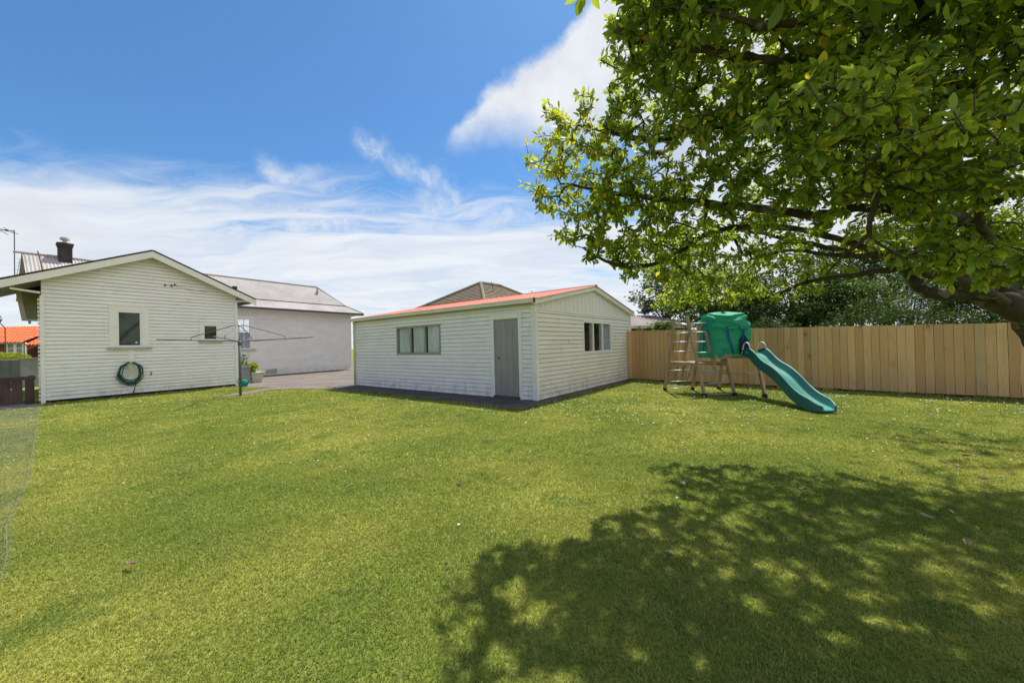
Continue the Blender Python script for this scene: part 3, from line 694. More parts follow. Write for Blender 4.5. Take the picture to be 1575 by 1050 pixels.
hm.tube([hc + hu*-.30 + Z*-.02, hc + hu*-.33 - Z*.15, hc + hu*-.22 - Z*.33, hc - Z*.44 + hu*.02, hc + hu*.16 - Z*.36, hc + hu*.24 - Z*.16], .0125, 6)
hm.tube([hc + hu*.14 - Z*.34, hc + hu*.10 - Z*.50, hc + hu*.07 - Z*.62], .0125, 6)
hm.build('hose', MAT['hose'], ho, True)
nz = MB(); nz.tube([hc + hu*.07 - Z*.61, hc + hu*.06 - Z*.70], [.02, .014], 8); nz.build('nozzle', MAT['brownroofwood'], ho)
hk = MB(); tp_ = hc + Z*.34; hk.box(tp_ - hu*.05 - Z*.20 - hn*.07, hu*.10, Z*.22, hn*.03); hk.tube([tp_ - Z*.02 - hn*.05, tp_ - Z*.02 + hn*.06, tp_ + Z*.05 + hn*.09], .016, 6); hk.build('hanger', MAT['trim'], ho)
wk = MB(); wk.tube([hc + Z*.22 + hn*.02, hc + Z*.02 + hn*.03 + hu*.01, hc - Z*.10 + hn*.03], [.03, .035, .012], 6); wk.build('glove', MAT['pot'], ho)

# ------------------------------------------------------------------ clothesline
cb_ = G(370, 609); cl = empty('rotary_clothesline', cb_.copy(), 'rotary clothesline with dark pole and thin metal arms in front of the house', 'clothesline')
cY = cb_.y; zt = D(369.5, 525, cY).z; ztop_ = D(369.5, 500, cY).z; c0 = V((cb_.x, cY, 0))
pm = MB(); pm.tube([c0, c0 + Z*zt], .036, 12); pm.tube([c0 + Z*(zt-.12), c0 + Z*(zt+.02)], .05, 12); pm.build('pole', MAT['polemetal'], cl, True)
pu = MB(); pu.tube([c0 + Z*zt, c0 + Z*ztop_], .022, 10); pu.lathe(c0 + Z*(ztop_-.03), [(.04, 0), (.05, .02), (.03, .05), (.01, .06)], 10); pu.build('mast', MAT['metal'], cl, True)
ARM = simple('dull_arm_metal', (.15, .15, .15), .5, metal=.3, var=.15)
ends = []
phi = rad(20)
for k in range(4):
    a = phi + k*math.pi/2; dv = V((math.cos(a), math.sin(a), 0)); Lh = 2.05 if k != 3 else 2.0
    ez = zt + .10; e = c0 + dv*Lh + Z*ez; ends.append((dv, ez, Lh))
    am = MB(); am.tube([c0 + Z*(zt), e], .018, 6); arm = am.build('arm', ARM, cl)
    stt = MB(); mid = c0 + dv*(Lh*.60) + Z*(zt + .6*.10)
    stt.tube([c0 + Z*(ztop_-.02), c0 + dv*.12 + Z*(ztop_), mid + Z*.09, mid], .013, 6); stt.build('stay', ARM, cl)
li = MB()
for q in (.45, .6, .75, .9, 1.0):
    for k in range(4):
        (d1, z1, l1), (d2, z2, l2) = ends[k], ends[(k+1) % 4]
        p = c0 + d1*l1*q + Z*(zt+.1*q); r_ = c0 + d2*l2*q + Z*(zt+.1*q); mm = (p+r_)/2 - Z*.03; li.tube([p, mm, r_], .0011, 3, False)
li.build('line', MAT['wire'], cl)

# ------------------------------------------------------------------ plant pots by the wall
pp = G(393, 588.5); pot = empty('potted_shrub', pp.copy(), 'cream square tapered pot holding a lime green shrub', 'plant pot')
def leaf_cloud(name, parent, mat, pts, size, r_=None, up=.3, shape=.5, rn=None, droop=0.0, attrs=None):
    """folded leaf quads at pts"""
    r_ = r_ or rng; n = len(pts); pts = np.asarray(pts, dtype=np.float64)
    d = r_.normal(size=(n, 3)); d[:, 2] = d[:, 2]*.6 + up; d /= np.linalg.norm(d, axis=1)[:, None]
    s = np.cross(d, r_.normal(size=(n, 3))); s /= np.linalg.norm(s, axis=1)[:, None]; nn = np.cross(d, s)
    L = size*r_.uniform(.65, 1.25, n)[:, None]; W = L*shape
    a = pts; t = pts + d*L - nn*L*.12*droop; l = pts + d*L*.5 + s*W*.5 + nn*L*.08; r = pts + d*L*.5 - s*W*.5 + nn*L*.08
    v = np.stack([a, l, t, r], 1).reshape(-1, 3); i = np.arange(n)[:, None]*4
    loops = np.concatenate([i+0, i+1, i+2, i+0, i+2, i+3], 1).ravel()
    rv = (rn if rn is not None else r_.random(n)); return np_mesh(name, mat, v.astype(np.float32), loops, np.full(2*n, 3), parent, {'rnd': np.repeat(rv, 4)})
def square_pot(b, c, w0, w1, h):
    ax = hu; ay = hn
    def q(w, z): return [c + (ax*sx + ay*sy)*w/2 + Z*z for sx, sy in ((-1, -1), (1, -1), (1, 1), (-1, 1))]
    b.hexa(q(w0, 0), q(w1, h)); b.hexa(q(w1+.06, h), q(w1+.06, h+.05)); return b
hpot = .42
square_pot(MB(), pp, .34, .50, hpot).build('pot', MAT['pot'], pot)
cs = pp + Z*(hpot+.24) - hu*.15
P = rng.normal(size=(420, 3)); P /= np.linalg.norm(P, axis=1)[:, None]; P = P*rng.uniform(.3, 1, (420, 1))*np.array([.27, .27, .22]) + np.array(cs)
leaf_cloud('foliage', pot, MAT['leafgold'], P, .13)
sm_ = MB()
for k in range(6): sm_.tube([pp + Z*hpot, pp + Z*(hpot+.2) + V((R2.uniform(-.1, .1), R2.uniform(-.1, .1), 0)), cs + V((R2.uniform(-.2, .2), R2.uniform(-.2, .2), .1))], .012, 5)
sm_.build('stem', MAT['twig'], pot)
gp = G(371, 591); gb = empty('large_planter', gp.copy(), 'large grey square planter standing against the house corner', 'planter')
gh = .70; square_pot(MB(), gp, .44, .50, gh).build('tub', MAT['greyplastic'], gb)
P = rng.normal(size=(260, 3)); P = P*np.array([.16, .16, .16]) + np.array(gp + Z*(gh+.2) - hu*.05); leaf_cloud('foliage', gb, MAT['leafmid'], P, .12)
wc_ = G(374, 594.5); wc = empty('watering_can', wc_.copy(), 'small green watering can on the path behind the clothesline pole', 'watering can')
b = MB(); b.lathe(wc_, [(.14, 0), (.15, .02), (.145, .24), (.10, .28)], 14); b.build('body', MAT['slidechute'], wc, True)
b = MB(); b.tube([wc_ + V((.12, 0, .06)), wc_ + V((.22, 0, .2)), wc_ + V((.33, 0, .33))], [.03, .02, .016], 8); b.lathe(wc_ + V((.34, 0, .32)), [(.02, 0), (.045, .03)], 10); b.build('spout', MAT['slidechute'], wc, True)
b = MB(); b.tube([wc_ + V((-.14, 0, .06)), wc_ + V((-.24, 0, .2)), wc_ + V((-.15, 0, .36)), wc_ + V((.02, 0, .36)), wc_ + V((.08, 0, .27))], .012, 6); b.build('handle', MAT['slidechute'], wc, True)

# ------------------------------------------------------------------ paling fence on the right
FL = G(973, 584.5); FR = G(1575, 616.0); fu = (FR - FL).normalized(); fn = fu.cross(Z); fn = fn if fn.dot(-FL) > 0 else -fn
LF = (FR-FL).length; f0 = -3.2; f1 = LF + 5.0
fe = empty('paling_fence', FL.copy(), 'tall new pine paling fence closing off the right side of the lawn', 'fence')
fv = []; ff = []; fr_ = []; t = f0; i = 0; k = 0
seamR = random.Random(5)
mbf = MB(); rn = []
while t < f1:
    w = .146; zt1 = 1.79 - .20*max(0, t)/LF + seamR.uniform(-.006, .006); zb = .06 + seamR.uniform(-.008, .008); tw = seamR.uniform(-.003, .003)
    o = FL + fu*t + fn*tw; n0 = len(mbf.v)
    e_ = .0045; w2_ = w - .0008
    mbf.hexa([o + Z*zb, o + fu*w2_ + Z*zb, o + fu*(w2_-e_) + fn*.019 + Z*zb, o + fu*e_ + fn*.019 + Z*zb],
             [o + Z*zt1, o + fu*w2_ + Z*zt1, o + fu*(w2_-e_) + fn*.019 + Z*zt1, o + fu*e_ + fn*.019 + Z*zt1])
    rn += [seamR.random()]*(len(mbf.v)-n0); t += w; k += 1
pal = mbf.build('paling_panel', MAT['fence'], fe); a = pal.data.attributes.new('rnd', 'FLOAT', 'POINT'); a.data.foreach_set('value', rn)
rl = MB(); rl.box(FL + fu*f0 - fn*.09 - Z*.05, fu*(f1-f0), fn*.03, Z*.25); rl.build('sun_baffle', MAT['brownroofwood'], fe)  # added board behind the palings, blocks sunlight passing under them
for zz in (.25, .9, 1.45): rl = MB(); rl.box(FL + fu*f0 - fn*.05 + Z*zz, fu*(f1-f0), fn*.048, Z*.09); rl.build('rail', MAT['fence'], fe)
t = f0 + .5
while t < f1:
    po = MB(); po.box(FL + fu*t - fn*.15 - Z*.1, fu*.1, fn*.10, Z*(1.75-.2*max(0, t)/LF)); po.build('post', MAT['fence'], fe); 
    pb = MB(); pb.box(FL + fu*(t) + fn*.0 - Z*.05, fu*.14, fn*.016, Z*.108); pb.build('post_foot', MAT['fence'], fe); t += 2.35

# ------------------------------------------------------------------ climbing frame with tent and slide
pf0 = G(1105, 604)
pf = empty('climbing_frame', pf0.copy(), 'timber climbing frame with green cloth tent and wavy green slide', 'climbing frame')
def leg(pa, pb_, ya, yb, w=.085, h=.045, name='leg', mat='frametimber', base=True):
    a = G(*pa) if ya is None else D(pa[0], pa[1], ya); b = D(pb_[0], pb_[1], yb)
    m_ = MB(); dv = (b-a).normalized(); m_.bar(a, b, h, w, up=V((0, 1, 0))); o = m_.build(name, MAT[mat], pf)
    if base and ya is None:
        c = MB(); c.bar(a - dv*.0 , a + dv*.09, h+.02, w+.02, up=V((0, 1, 0))); c.build('foot_cap', MAT['dark'], o)
    return a, b
la = leg((1022.5, 600.5), (1037.5, 490), None, 9.95)
lb = leg((1084, 611), (1056.5, 486), None, 9.75, w=.10)
ld = leg((1065, 599.5), (1079, 498), None, 9.9)
lc = leg((1131, 609.5), (1101, 497), None, 9.7, w=.085)
lg = leg((1105.5, 598.5), (1112, 543), None, 10.1)
lh = leg((1177, 611.5), (1163, 545), None, 9.4)
leg((1050, 571), (1059, 512), 10.4, 10.1, w=.06, name='ladder_rail', base=False)
leg((1101.5, 573), (1086, 511), 9.35, 9.6, w=.08, name='ladder_rail', base=False)
def rung(pa, pb_, ya, yb, r=.014, mat='metal'):
    b = MB(); b.tube([D(*pa, ya), D(*pb_, yb)], r, 8); b.build('rung', MAT[mat], pf, True)
def yb(leg_, z): a, b = leg_; q = max(0, min(1.1, z/b.z)); return a.lerp(b, q)
def rz(l1, l2, z, r=.014, ext=0):
    p = yb(l1, z); q = yb(l2, z); e = (q-p).normalized()*ext; b = MB(); b.tube([p-e, q+e], r, 8); b.build('rung', MAT['metal'], pf, True)
for z in (1.83, 1.60, 1.35, 1.08, .62, .32, .06): rz(lb, lc, z, .015, .03)
for z in (1.82, 1.6, 1.36, 1.1, .58, .26, .06): rz(la, ld, z, .014, .03)
# side bars joining the two ladders at the top
for (l1, l2) in ((la, lb), (ld, lc)):
    b = MB(); b.tube([yb(l1, 1.84), yb(l2, 1.84)], .016, 8); b.build('top_bar', MAT['metal'], pf, True)
b = MB(); b.tube([yb(lc, .56), D(1168, 574, 9.15)], .014, 8); b.tube([yb(lc, .56), yb(lb, .56)], .014, 8); b.build('brace_bar', MAT['metal'], pf, True)
# low shelf
sh_ = MB(); zsh = .80
pA, pB, pC, pD = yb(la, zsh), yb(lb, zsh), yb(lc, zsh), yb(ld, zsh)
sh_.hexa([pA, pB, pC, pD], [p + Z*.028 for p in (pA, pB, pC, pD)]); sh_.build('shelf', MAT['frametimber'], pf)
for (p, q) in ((pA, pB), (pD, pC)):
    b = MB(); b.bar(p - Z*.03, q - Z*.03, .04, .06); b.build('shelf_bearer', MAT['frametimber'], pf)
# scramble net
nt_ = MB()
for k in range(4):
    q = (k+.5)/4; nt_.tube([pA.lerp(pD, q) - Z*.02, yb(la, .03).lerp(yb(ld, .03), q) + V((.0, .25, .02))], .006, 5)
    for zz in (.2, .42, .62): c = (pA.lerp(pD, q)).lerp(yb(la, .03).lerp(yb(ld, .03), q) + V((0, .25, 0)), 1-zz/.8); nt_.tube([c - Z*.02, c + Z*.02], .016, 6)
for k in range(3):
    q = (k+.5)/3; t1_, t2_ = yb(la, 1.8).lerp(yb(ld, 1.8), q*.6), yb(la, 1.1).lerp(yb(ld, 1.1), q*.6); nt_.tube([t1_, t2_], .006, 5)
nt_.build('rope_net', MAT['rope'], pf)
# platform under tent
TX0, TX1, TY0, TY1, TZ0 = D(1079, 540, 9.9).x, D(1151, 540, 9.35).x + .06, 9.32, 10.25, 1.03
pl_ = MB(); pl_.box(V((TX0+.03, TY0, TZ0-.04)), V((TX1-TX0-.06, 0, 0)), V((0, TY1-TY0, 0)), V((0, 0, .03)))
pl_.bar(V((TX0+.05, TY0+.02, TZ0-.075)), V((TX1-.05, TY0+.02, TZ0-.075)), .04, .07); pl_.bar(V((TX0+.05, TY1-.05, TZ0-.075)), V((TX1-.05, TY1-.05, TZ0-.075)), .04, .07)
pl_.build('platform', MAT['frametimber'], pf)
# tent
NS = 120; NZ = 60; tv = []; tf = []
TX1 += .08; tcx = (TX0+TX1)/2; tcy = (TY0+TY1)/2; hx = (TX1-TX0)/2; hy = (TY1-TY0)/2; TH = 2.08 - TZ0
for j in range(NZ+1):
    q = j/NZ; z = TZ0 + TH*min(1, q/.86) if q < .86 else TZ0 + TH
    zq = min(1, q/.82)
    sc = 1.0 - .05*zq if zq < .55 else 1.0 - .05*zq - .15*((zq-.55)/.45)**2
    zh = TZ0 - .09 + (TH+.06)*zq
    if q > .82: f_ = (q-.82)/.18; sc *= (1-f_*.995); zh = TZ0 - .03 + TH + .035*math.sin(f_*math.pi/2)
    for i in range(NS):
        a = 2*math.pi*(i+.5)/NS; ca, sa = math.cos(a), math.sin(a); e = 7.0
        rr = (abs(ca)**e + abs(sa)**e)**(-1/e)
        x = tcx + hx*rr*ca*sc; y = tcy + hy*rr*sa*sc*(1 if zq < .55 else 1)
        nz_ = noise.noise(V((x*2.2, y*2.2, zh*3.5))); n2 = noise.noise(V((x*6+3+zh*2, y*6, zh*8)))
        fold = .040*nz_ + .024*n2 + .012*math.sin(a*9 + zh*3)*(1-zq)
        if .60 < zq < .98: fold += .032*math.sin(zh*40 + 1.6*math.sin(a*3) + nz_*5)
        sag = -.05*max(0, nz_)*(1 if q > .8 else 0) + .035*math.cos(a*2)*(1 if q > .7 else 0)
        tv.append((x + ca*fold, y + sa*fold, zh + sag))
for j in range(NZ):
    for i in range(NS): a = j*NS+i; b = j*NS+(i+1) % NS; tf.append((a, b, b+NS, a+NS))
tm = MB(); tm.v = tv; tm.f = tf; tm.f.append(tuple(NZ*NS+i for i in range(NS))); tent = tm.build('tent', MAT['tent'], pf, True)
# blue webbing and dark doorway patch on tent faces
def front_pt(x, z, off=.028): 
    zq = (z-TZ0)/TH; sc = 1.0 - .05*zq if zq < .55 else 1.0 - .05*zq - .15*((zq-.55)/.45)**2
    nz_ = noise.noise(V((x*2.2, (tcy-hy*sc)*2.2, z*3.5)))
    return V((x, tcy - hy*sc - .045*nz_ - off, z))
def ribbon(pts, w, name, mat, vertical=True):
    b = MB(); 
    for p, q in zip(pts[:-1], pts[1:]):
        s = V((w/2, 0, 0)) if vertical else V((0, 0, w/2)); b.poly([p-s, p+s, q+s, q-s])
    return b.build(name, MAT[mat], tent)
xs = lambda px: D(px, 510, 9.33).x
ribbon([front_pt(xs(1118) + (xs(1128)-xs(1118))*q**1.6, TZ0 + .62*(1-q)) for q in [i/8 for i in range(9)]], .045, 'trim_tape', 'blue')
ribbon([front_pt(xs(1142), TZ0 + .62*(1-q)) for q in [i/8 for i in range(9)]], .05, 'trim_tape', 'blue')
ribbon([front_pt(xs(1112) + (xs(1150)-xs(1112))*q, TZ0 + .70 - .02*math.sin(q*9)) for q in [i/14 for i in range(15)]], .012, 'trim_tape', 'blue', False)
ribbon([front_pt(xs(1112) + (xs(1150)-xs(1112))*q, TZ0 + .62 - .02*math.sin(q*9)) for q in [i/14 for i in range(15)]], .012, 'trim_tape', 'blue', False)
b = MB()
dpts = [front_pt(xs(px), z, .022) for px, z in ((1135.5, TZ0+.02), (1149, TZ0+.02), (1149, TZ0+.34), (1142, TZ0+.52), (1136, TZ0+.34))]
b.poly(dpts); b.build('opening_shade_patch', simple('opening', (.005, .02, .05), .9), tent)  # dark sheet on closed cloth, shade of the inside put into its colour
b = MB(); q = tcx - hx - .035
b.poly([V((q, 9.7, TZ0+.02)), V((q, 9.76, TZ0+.02)), V((q+.02, 9.76, TZ0+.62)), V((q+.02, 9.7, TZ0+.62))]); b.build('trim_tape', MAT['blue'], tent)
for px, z in ((1117, TZ0+.66), (1136, TZ0+.66)):
    c = front_pt(xs(px), z, .03); b = MB(); b.tube([c + V((0, .02, 0)), c - V((0, .006, 0))], .018, 10); b.build('eyelet', MAT['dark'], tent)
# slide
NSL = 60; prof = []
ts = V((D(1160, 543, 9.12).x, 9.25, 1.02)); te = V(((G(1258, 637).x + G(1286, 635).x)/2, 6.80, .05)); te.x -= .0
nodes = [(0, 1.03), (.07, 1.03), (.14, .99), (.23, .83), (.33, .715), (.44, .635), (.54, .51), (.66, .31), (.76, .18), (.88, .095), (1.0, .065)]
def zint(q):
    for (a, za_), (b_, zb_) in zip(nodes[:-1], nodes[1:]):
        if q <= b_:
            return za_ + (zb_-za_)*(q-a)/(b_-a)
    return nodes[-1][1]
def zsm(q): return sum(zint(min(1, max(0, q + d_*.02))) for d_ in (-2, -1, 0, 1, 2))/5
cross = [(-.285, -.05), (-.275, .125), (-.26, .145), (-.23, .145), (-.21, .13), (-.18, .015), (-.15, .0), (-.05, -.008), (.05, -.008), (.15, .0), (.18, .015), (.21, .13), (.23, .145), (.26, .145), (.275, .125), (.285, -.05)]
def slide_pt(q, cx_, cz, top=True):
    x = ts.x + (te.x-ts.x)*q; y = ts.y + (te.y-ts.y)*q; z = zsm(q)
    wsc = 1.0 if q < .9 else 1.0 - .35*((q-.9)/.1)**2
    hh = 1.0 if q < .9 else 1 - .55*((q-.9)/.1)
    if q < .1: hh = .55 + .45*q/.1
    sl = (te - ts); side = V((-sl.y, sl.x, 0)).normalized()*-1
    tz = (zsm(min(1, q+.02)) - zsm(max(0, q-.02))) / (.04*(te.y-ts.y)); nrm = V((0, -tz, 1)).normalized()
    if nrm.z < 0: nrm = -nrm
    return V((x, y, z)) + V((1, 0, 0))*cx_*.79*wsc + nrm*cz*hh*1.15
sm1 = MB(); i0 = 0; nc = len(cross)
for k in range(NSL+1):
    for (a, c) in cross: sm1.v.append(tuple(slide_pt(k/NSL, a, c)))
for k in range(NSL):
    for j in range(nc-1): a = k*nc+j; sm1.f.append((a, a+1, a+1+nc, a+nc))
# underside
i0 = len(sm1.v)
for k in range(NSL+1):
    for (a, c) in ((-.285, -.05), (-.20, -.055), (.20, -.055), (.285, -.05)): sm1.v.append(tuple(slide_pt(k/NSL, a, c)))
for k in range(NSL):
    for j in range(3): a = i0+k*4+j; sm1.f.append((a+4, a+5, a+1, a))
sm1.f.append(tuple(NSL*nc+j for j in range(nc)))
slide = sm1.build('slide', MAT['slidegreen'], pf, True)
chm = MB()
cc_ = [(-.178, .022), (-.15, .006), (-.05, -.002), (.05, -.002), (.15, .006), (.178, .022)]
for k in range(NSL+1):
    for (a, c) in cc_: chm.v.append(tuple(slide_pt(k/NSL, a, c)))
for k in range(NSL):
    for j in range(5): a = k*6+j; chm.f.append((a, a+1, a+7, a+6))
chm.build('chute', MAT['slidechute'], slide, True)
for sx in (-1, 1):
    b = MB(); ang = [math.pi*i/16 for i in range(17)]
    c = slide_pt(.06, .24*sx, .09); b.tube([c + V((0, .15*math.cos(a), -.06 + .26*math.sin(a)**.8 if math.sin(a) > 1e-6 else -.06)) for a in ang], .016, 8)
    b.build('grab_handle', simple('grab_handle_paint', (.62, .60, .52), .35), slide, True)
for q in (.01, .09):
    b = MB(); c = slide_pt(q, -.275, .05); b.tube([c, c - V((.02, 0, 0))], .02, 8); b.build('bolt_cap', MAT['pot'], slide)

# ------------------------------------------------------------------ neighbours' buildings
# hip-roofed house behind the garage
nY = 27.0
apL = D(739.5, 436, nY); apR = D(777, 441.5, nY+2.2); hz = 3.0
nh = empty('hip_roof_house', V((apL.x, apL.y+3, 0)), 'house behind the garage showing only its brown tiled hip roof', 'house')
nr_b = MB(); rise = apL.z - hz; run = rise/math.tan(rad(30)); rdv = (apR - apL); rdv.z = 0; rdv.normalize(); rsd = V((rdv.y, -rdv.x, 0))
if rsd.y > 0: rsd = -rsd
RL = 2.2
A_ = apL; B_ = V((apL.x, apL.y, apL.z)) + rdv*RL
c1 = A_ - rdv*run + rsd*run; c2 = B_ + rdv*run + rsd*run; c3 = B_ + rdv*run - rsd*run; c4 = A_ - rdv*run - rsd*run
for c in (c1, c2, c3, c4): c.z = hz
def tiled(mb, e1, e2, t2, t1, n=16):   # courses with small steps, from eave edge e1-e2 to top t1-t2
    nn = (e2-e1).cross(t1-e1); nn = nn if nn.z > 0 else -nn; nn.normalize()
    for i in range(n):
        a = i/n; b = (i+1)/n; p = [e1.lerp(t1, a), e2.lerp(t2, a), e2.lerp(t2, b), e1.lerp(t1, b)]
        mb.poly([p[0] + nn*.06, p[1] + nn*.06, p[2] + nn*.01, p[3] + nn*.01]); mb.poly([p[0] + nn*.06, p[1] + nn*.06, p[1], p[0]])
tiled(nr_b, c1, c2, B_, A_, 20); tiled(nr_b, c2, c3, B_, B_, 20); tiled(nr_b, c4, c1, A_, A_, 20); tiled(nr_b, c3, c4, A_, B_, 20)
nrf = nr_b.build('roof', MAT['tilebrown'], nh)
hc_ = MB()
for p, q in ((A_, c1), (A_, c4), (B_, c2), (B_, c3), (A_, B_)): hc_.tube([p + Z*.06, q + Z*.09], .11, 6)
hc_.build('hip_cap', simple('lichen_cap', (.17, .155, .10), .9, var=.25), nrf)
wl_ = MB(); wv = [c1.lerp(c3, .06), c2.lerp(c4, .06), c3.lerp(c1, .06), c4.lerp(c2, .06)]
wl_.hexa([V((p.x, p.y, 0)) for p in wv], [V((p.x, p.y, hz-.02)) for p in wv]); wl_.build('wall', MAT['board_cream'], nh)
b = MB(); b.tube([D(759, 449, nY-1), D(756, 433, nY-1)], .02, 5); b.build('aerial_mast', MAT['polemetal'], nh)
# roof aerial beyond
ta = empty('tv_aerial', V((D(818, 446, 30).x, 30, 0)), 'tiny television aerial rising behind the garage ridge', 'aerial')
b = MB(); tb_ = D(818, 446, 30); b.tube([V((tb_.x, 30, 0)), tb_], .03, 5); b.build('mast', MAT['metal'], ta)
b = MB(); b.tube([tb_ + V((-.35, 0, 0)), tb_ + V((.3, 0, .02))], .018, 4); b.build('boom', MAT['metal'], ta)
for k in range(5): b = MB(); c = tb_ + V((-.33+.14*k, 0, 0)); b.tube([c - V((0, .3, .0)) - Z*.05, c + V((0, .3, 0)) + Z*.05], .012, 4); b.build('element', MAT['metal'], ta)

# neighbour's shed behind the fence
sY = 17.0; s0 = D(968, 508, sY); s1 = D(1034, 508, sY+.8)
nsd = empty('garden_shed', V((s0.x+1.5, sY+1, 0)), 'low dark shed with weathered corrugated roof behind the fence', 'shed')
sdv = (s1-s0); sdv.z = 0; sdv.normalize(); sp_ = V((-sdv.y, sdv.x, 0)); sL = 5.5; so = V((s0.x, s0.y, 0)) - sdv*2.0
zb_ = D(1000, 499, sY).z; zt_ = D(1000, 485, sY+2.6).z
b = MB(); b.box(so, sdv*sL, sp_*3.2, Z*(zb_-.15)); b.build('wall', MAT['brownroofwood'], nsd)
b = MB(); dn = (sp_*2.8 + Z*(zt_-zb_)).normalized(); nn = sdv.cross(dn); nn = nn if nn.z > 0 else -nn
corr(b, so - sdv*.2 - sp_*.3 + Z*zb_, sdv, dn, sL+.4, 3.2, .13, .022, nn); b.build('roof', MAT['roofshed'], nsd)
b = MB(); b.box(so - sdv*.2 - sp_*.28 + Z*(zb_-.17), sdv*(sL+.4), sp_*.03, Z*.14); b.build('fascia', MAT['cream'], nsd)

# brick house on the left with orange tile roof
bY = 30.0
bh = empty('brick_house', V((D(20, 560, bY).x, bY+3, 0)), 'red brick house with bright orange tiled roof beyond the gate', 'house')
def W_(px, py): p = D(px, py, bY); return p
xa = W_(-120, 527).x; xb = W_(39.5, 527).x; xc = W_(75, 530).x; ze = W_(20, 525.5).z; zr = W_(20, 502.5).z + .0
b = MB(); b.box(V((xa, bY, 0)), V((xb-xa, 0, 0)), V((0, 6, 0)), V((0, 0, ze))); b.build('wall', MAT['brick'], bh)
b = MB(); b.box(V((xb, bY+1.0, 0)), V((xc-xb, 0, 0)), V((0, 5, 0)), V((0, 0, ze-.1))); b.build('wall', MAT['brick'], bh)
b = MB(); ty = bY + 2.6; zr2 = EYE.z + (zr-EYE.z)*(ty/bY)
def tile_wave(mb, x0, x1, y0, z0, y1, z1, n=10, per=.30):
    k = int((x1-x0)/(per/4)); 
    for i in range(n):
        for j in range(k):
            xs0 = x0+(x1-x0)*j/k; xs1 = x0+(x1-x0)*(j+1)/k; a = i/n; c = (i+1)/n
            h0 = .05*math.sin(2*math.pi*xs0/per); h1 = .05*math.sin(2*math.pi*xs1/per); st_ = .06
            mb.poly([(xs0, y0+(y1-y0)*a, z0+(z1-z0)*a+h0+st_), (xs1, y0+(y1-y0)*a, z0+(z1-z0)*a+h1+st_), (xs1, y0+(y1-y0)*c, z0+(z1-z0)*c+h1), (xs0, y0+(y1-y0)*c, z0+(z1-z0)*c+h0)])
            mb.poly([(xs0, y0+(y1-y0)*a, z0+(z1-z0)*a+h0+st_), (xs1, y0+(y1-y0)*a, z0+(z1-z0)*a+h1+st_), (xs1, y0+(y1-y0)*a, z0+(z1-z0)*a+h1-.03), (xs0, y0+(y1-y0)*a, z0+(z1-z0)*a+h0-.03)])
tile_wave(b, xa-.3, xb+.15, bY-.4, ze-.06, ty, zr2); tile_wave(b, xb+.16, xc, bY-.2, ze-.28, ty, zr2, 11)
b.poly([(xa-.3, ty, zr2), (xc, ty, zr2), (xc, ty+4, ze-.2), (xa-.3, ty+4, ze-.2)]); brf = b.build('roof', MAT['tileorange'], bh)
b = MB(); b.box(V((xa-.3, bY-.46, ze-.17)), V((xb-xa+.45, 0, 0)), V((0, .06, 0)), V((0, 0, .12))); b.build('gutter', MAT['soffit'], bh)
wx0, wx1 = W_(4, 0).x, W_(29.5, 0).x; wz0, wz1 = W_(16, 545).z, W_(16, 527.5).z
b = MB()
for (x, w_) in ((wx0, .10), ((wx0+wx1)/2-.12, .24), (wx1-.10, .10)): b.box(V((x, bY-.05, wz0)), V((w_, 0, 0)), V((0, .049, 0)), V((0, 0, wz1-wz0)))
b.box(V((wx0, bY-.06, wz0-.1)), V((wx1-wx0, 0, 0)), V((0, .059, 0)), V((0, 0, .1))); b.box(V((wx0, bY-.055, wz1-.02)), V((wx1-wx0, 0, 0)), V((0, .054, 0)), V((0, 0, .08)))
bw = b.build('window', MAT['trim'], bh)
for (a_, c_2) in ((wx0+.1, (wx0+wx1)/2-.12), ((wx0+wx1)/2+.12, wx1-.1)):
    b = MB(); b.box(V((a_, bY-.02, wz0)), V((c_2-a_, 0, 0)), V((0, .018, 0)), V((0, 0, wz1-wz0-.02))); b.build('pane', simple('curtained_pane', (.20, .21, .24), .15, var=.3, scale=4), bw)
    b = MB(); b.box(V((a_, bY-.035, (wz0+wz1)/2)), V((c_2-a_, 0, 0)), V((0, .012, 0)), V((0, 0, .05))); b.build('glazing_bar', MAT['trim'], bw)
b = MB(); px_ = W_(42.5, 540).x; b.tube([V((px_, bY-.1, 0)), V((px_, bY-.1, ze-.1))], .06, 8); b.build('downpipe', MAT['trim'], bh, True)
dx0 = W_(52, 540).x; b = MB(); b.box(V((dx0, bY+.97, .3)), V((1.6, 0, 0)), V((0, .02, 0)), V((0, 0, ze-.7))); b.build('door', MAT['brownroofwood'], bh)
# satellite dish on that house
b = MB(); q = D(-2, 494.5, 24); b.lathe(V((0, 0, 0)), [(.02, 0), (.2, .03), (.36, .12), (.37, .13)], 20)
Mr = Matrix.Rotation(rad(70), 4, 'X'); b.v = [tuple(Mr @ V(p) + q) for p in b.v]; b.tube([V((q.x, q.y, q.z)), V((q.x, q.y+.3, q.z-.4)), V((q.x, q.y+.3, 0))], .03, 6)
tag(b.build('satellite_dish', MAT['polemetal'], at=V((q.x, q.y, 0)), smooth=True), 'dark satellite dish on a pole at the left edge above the orange roof', 'satellite dish')

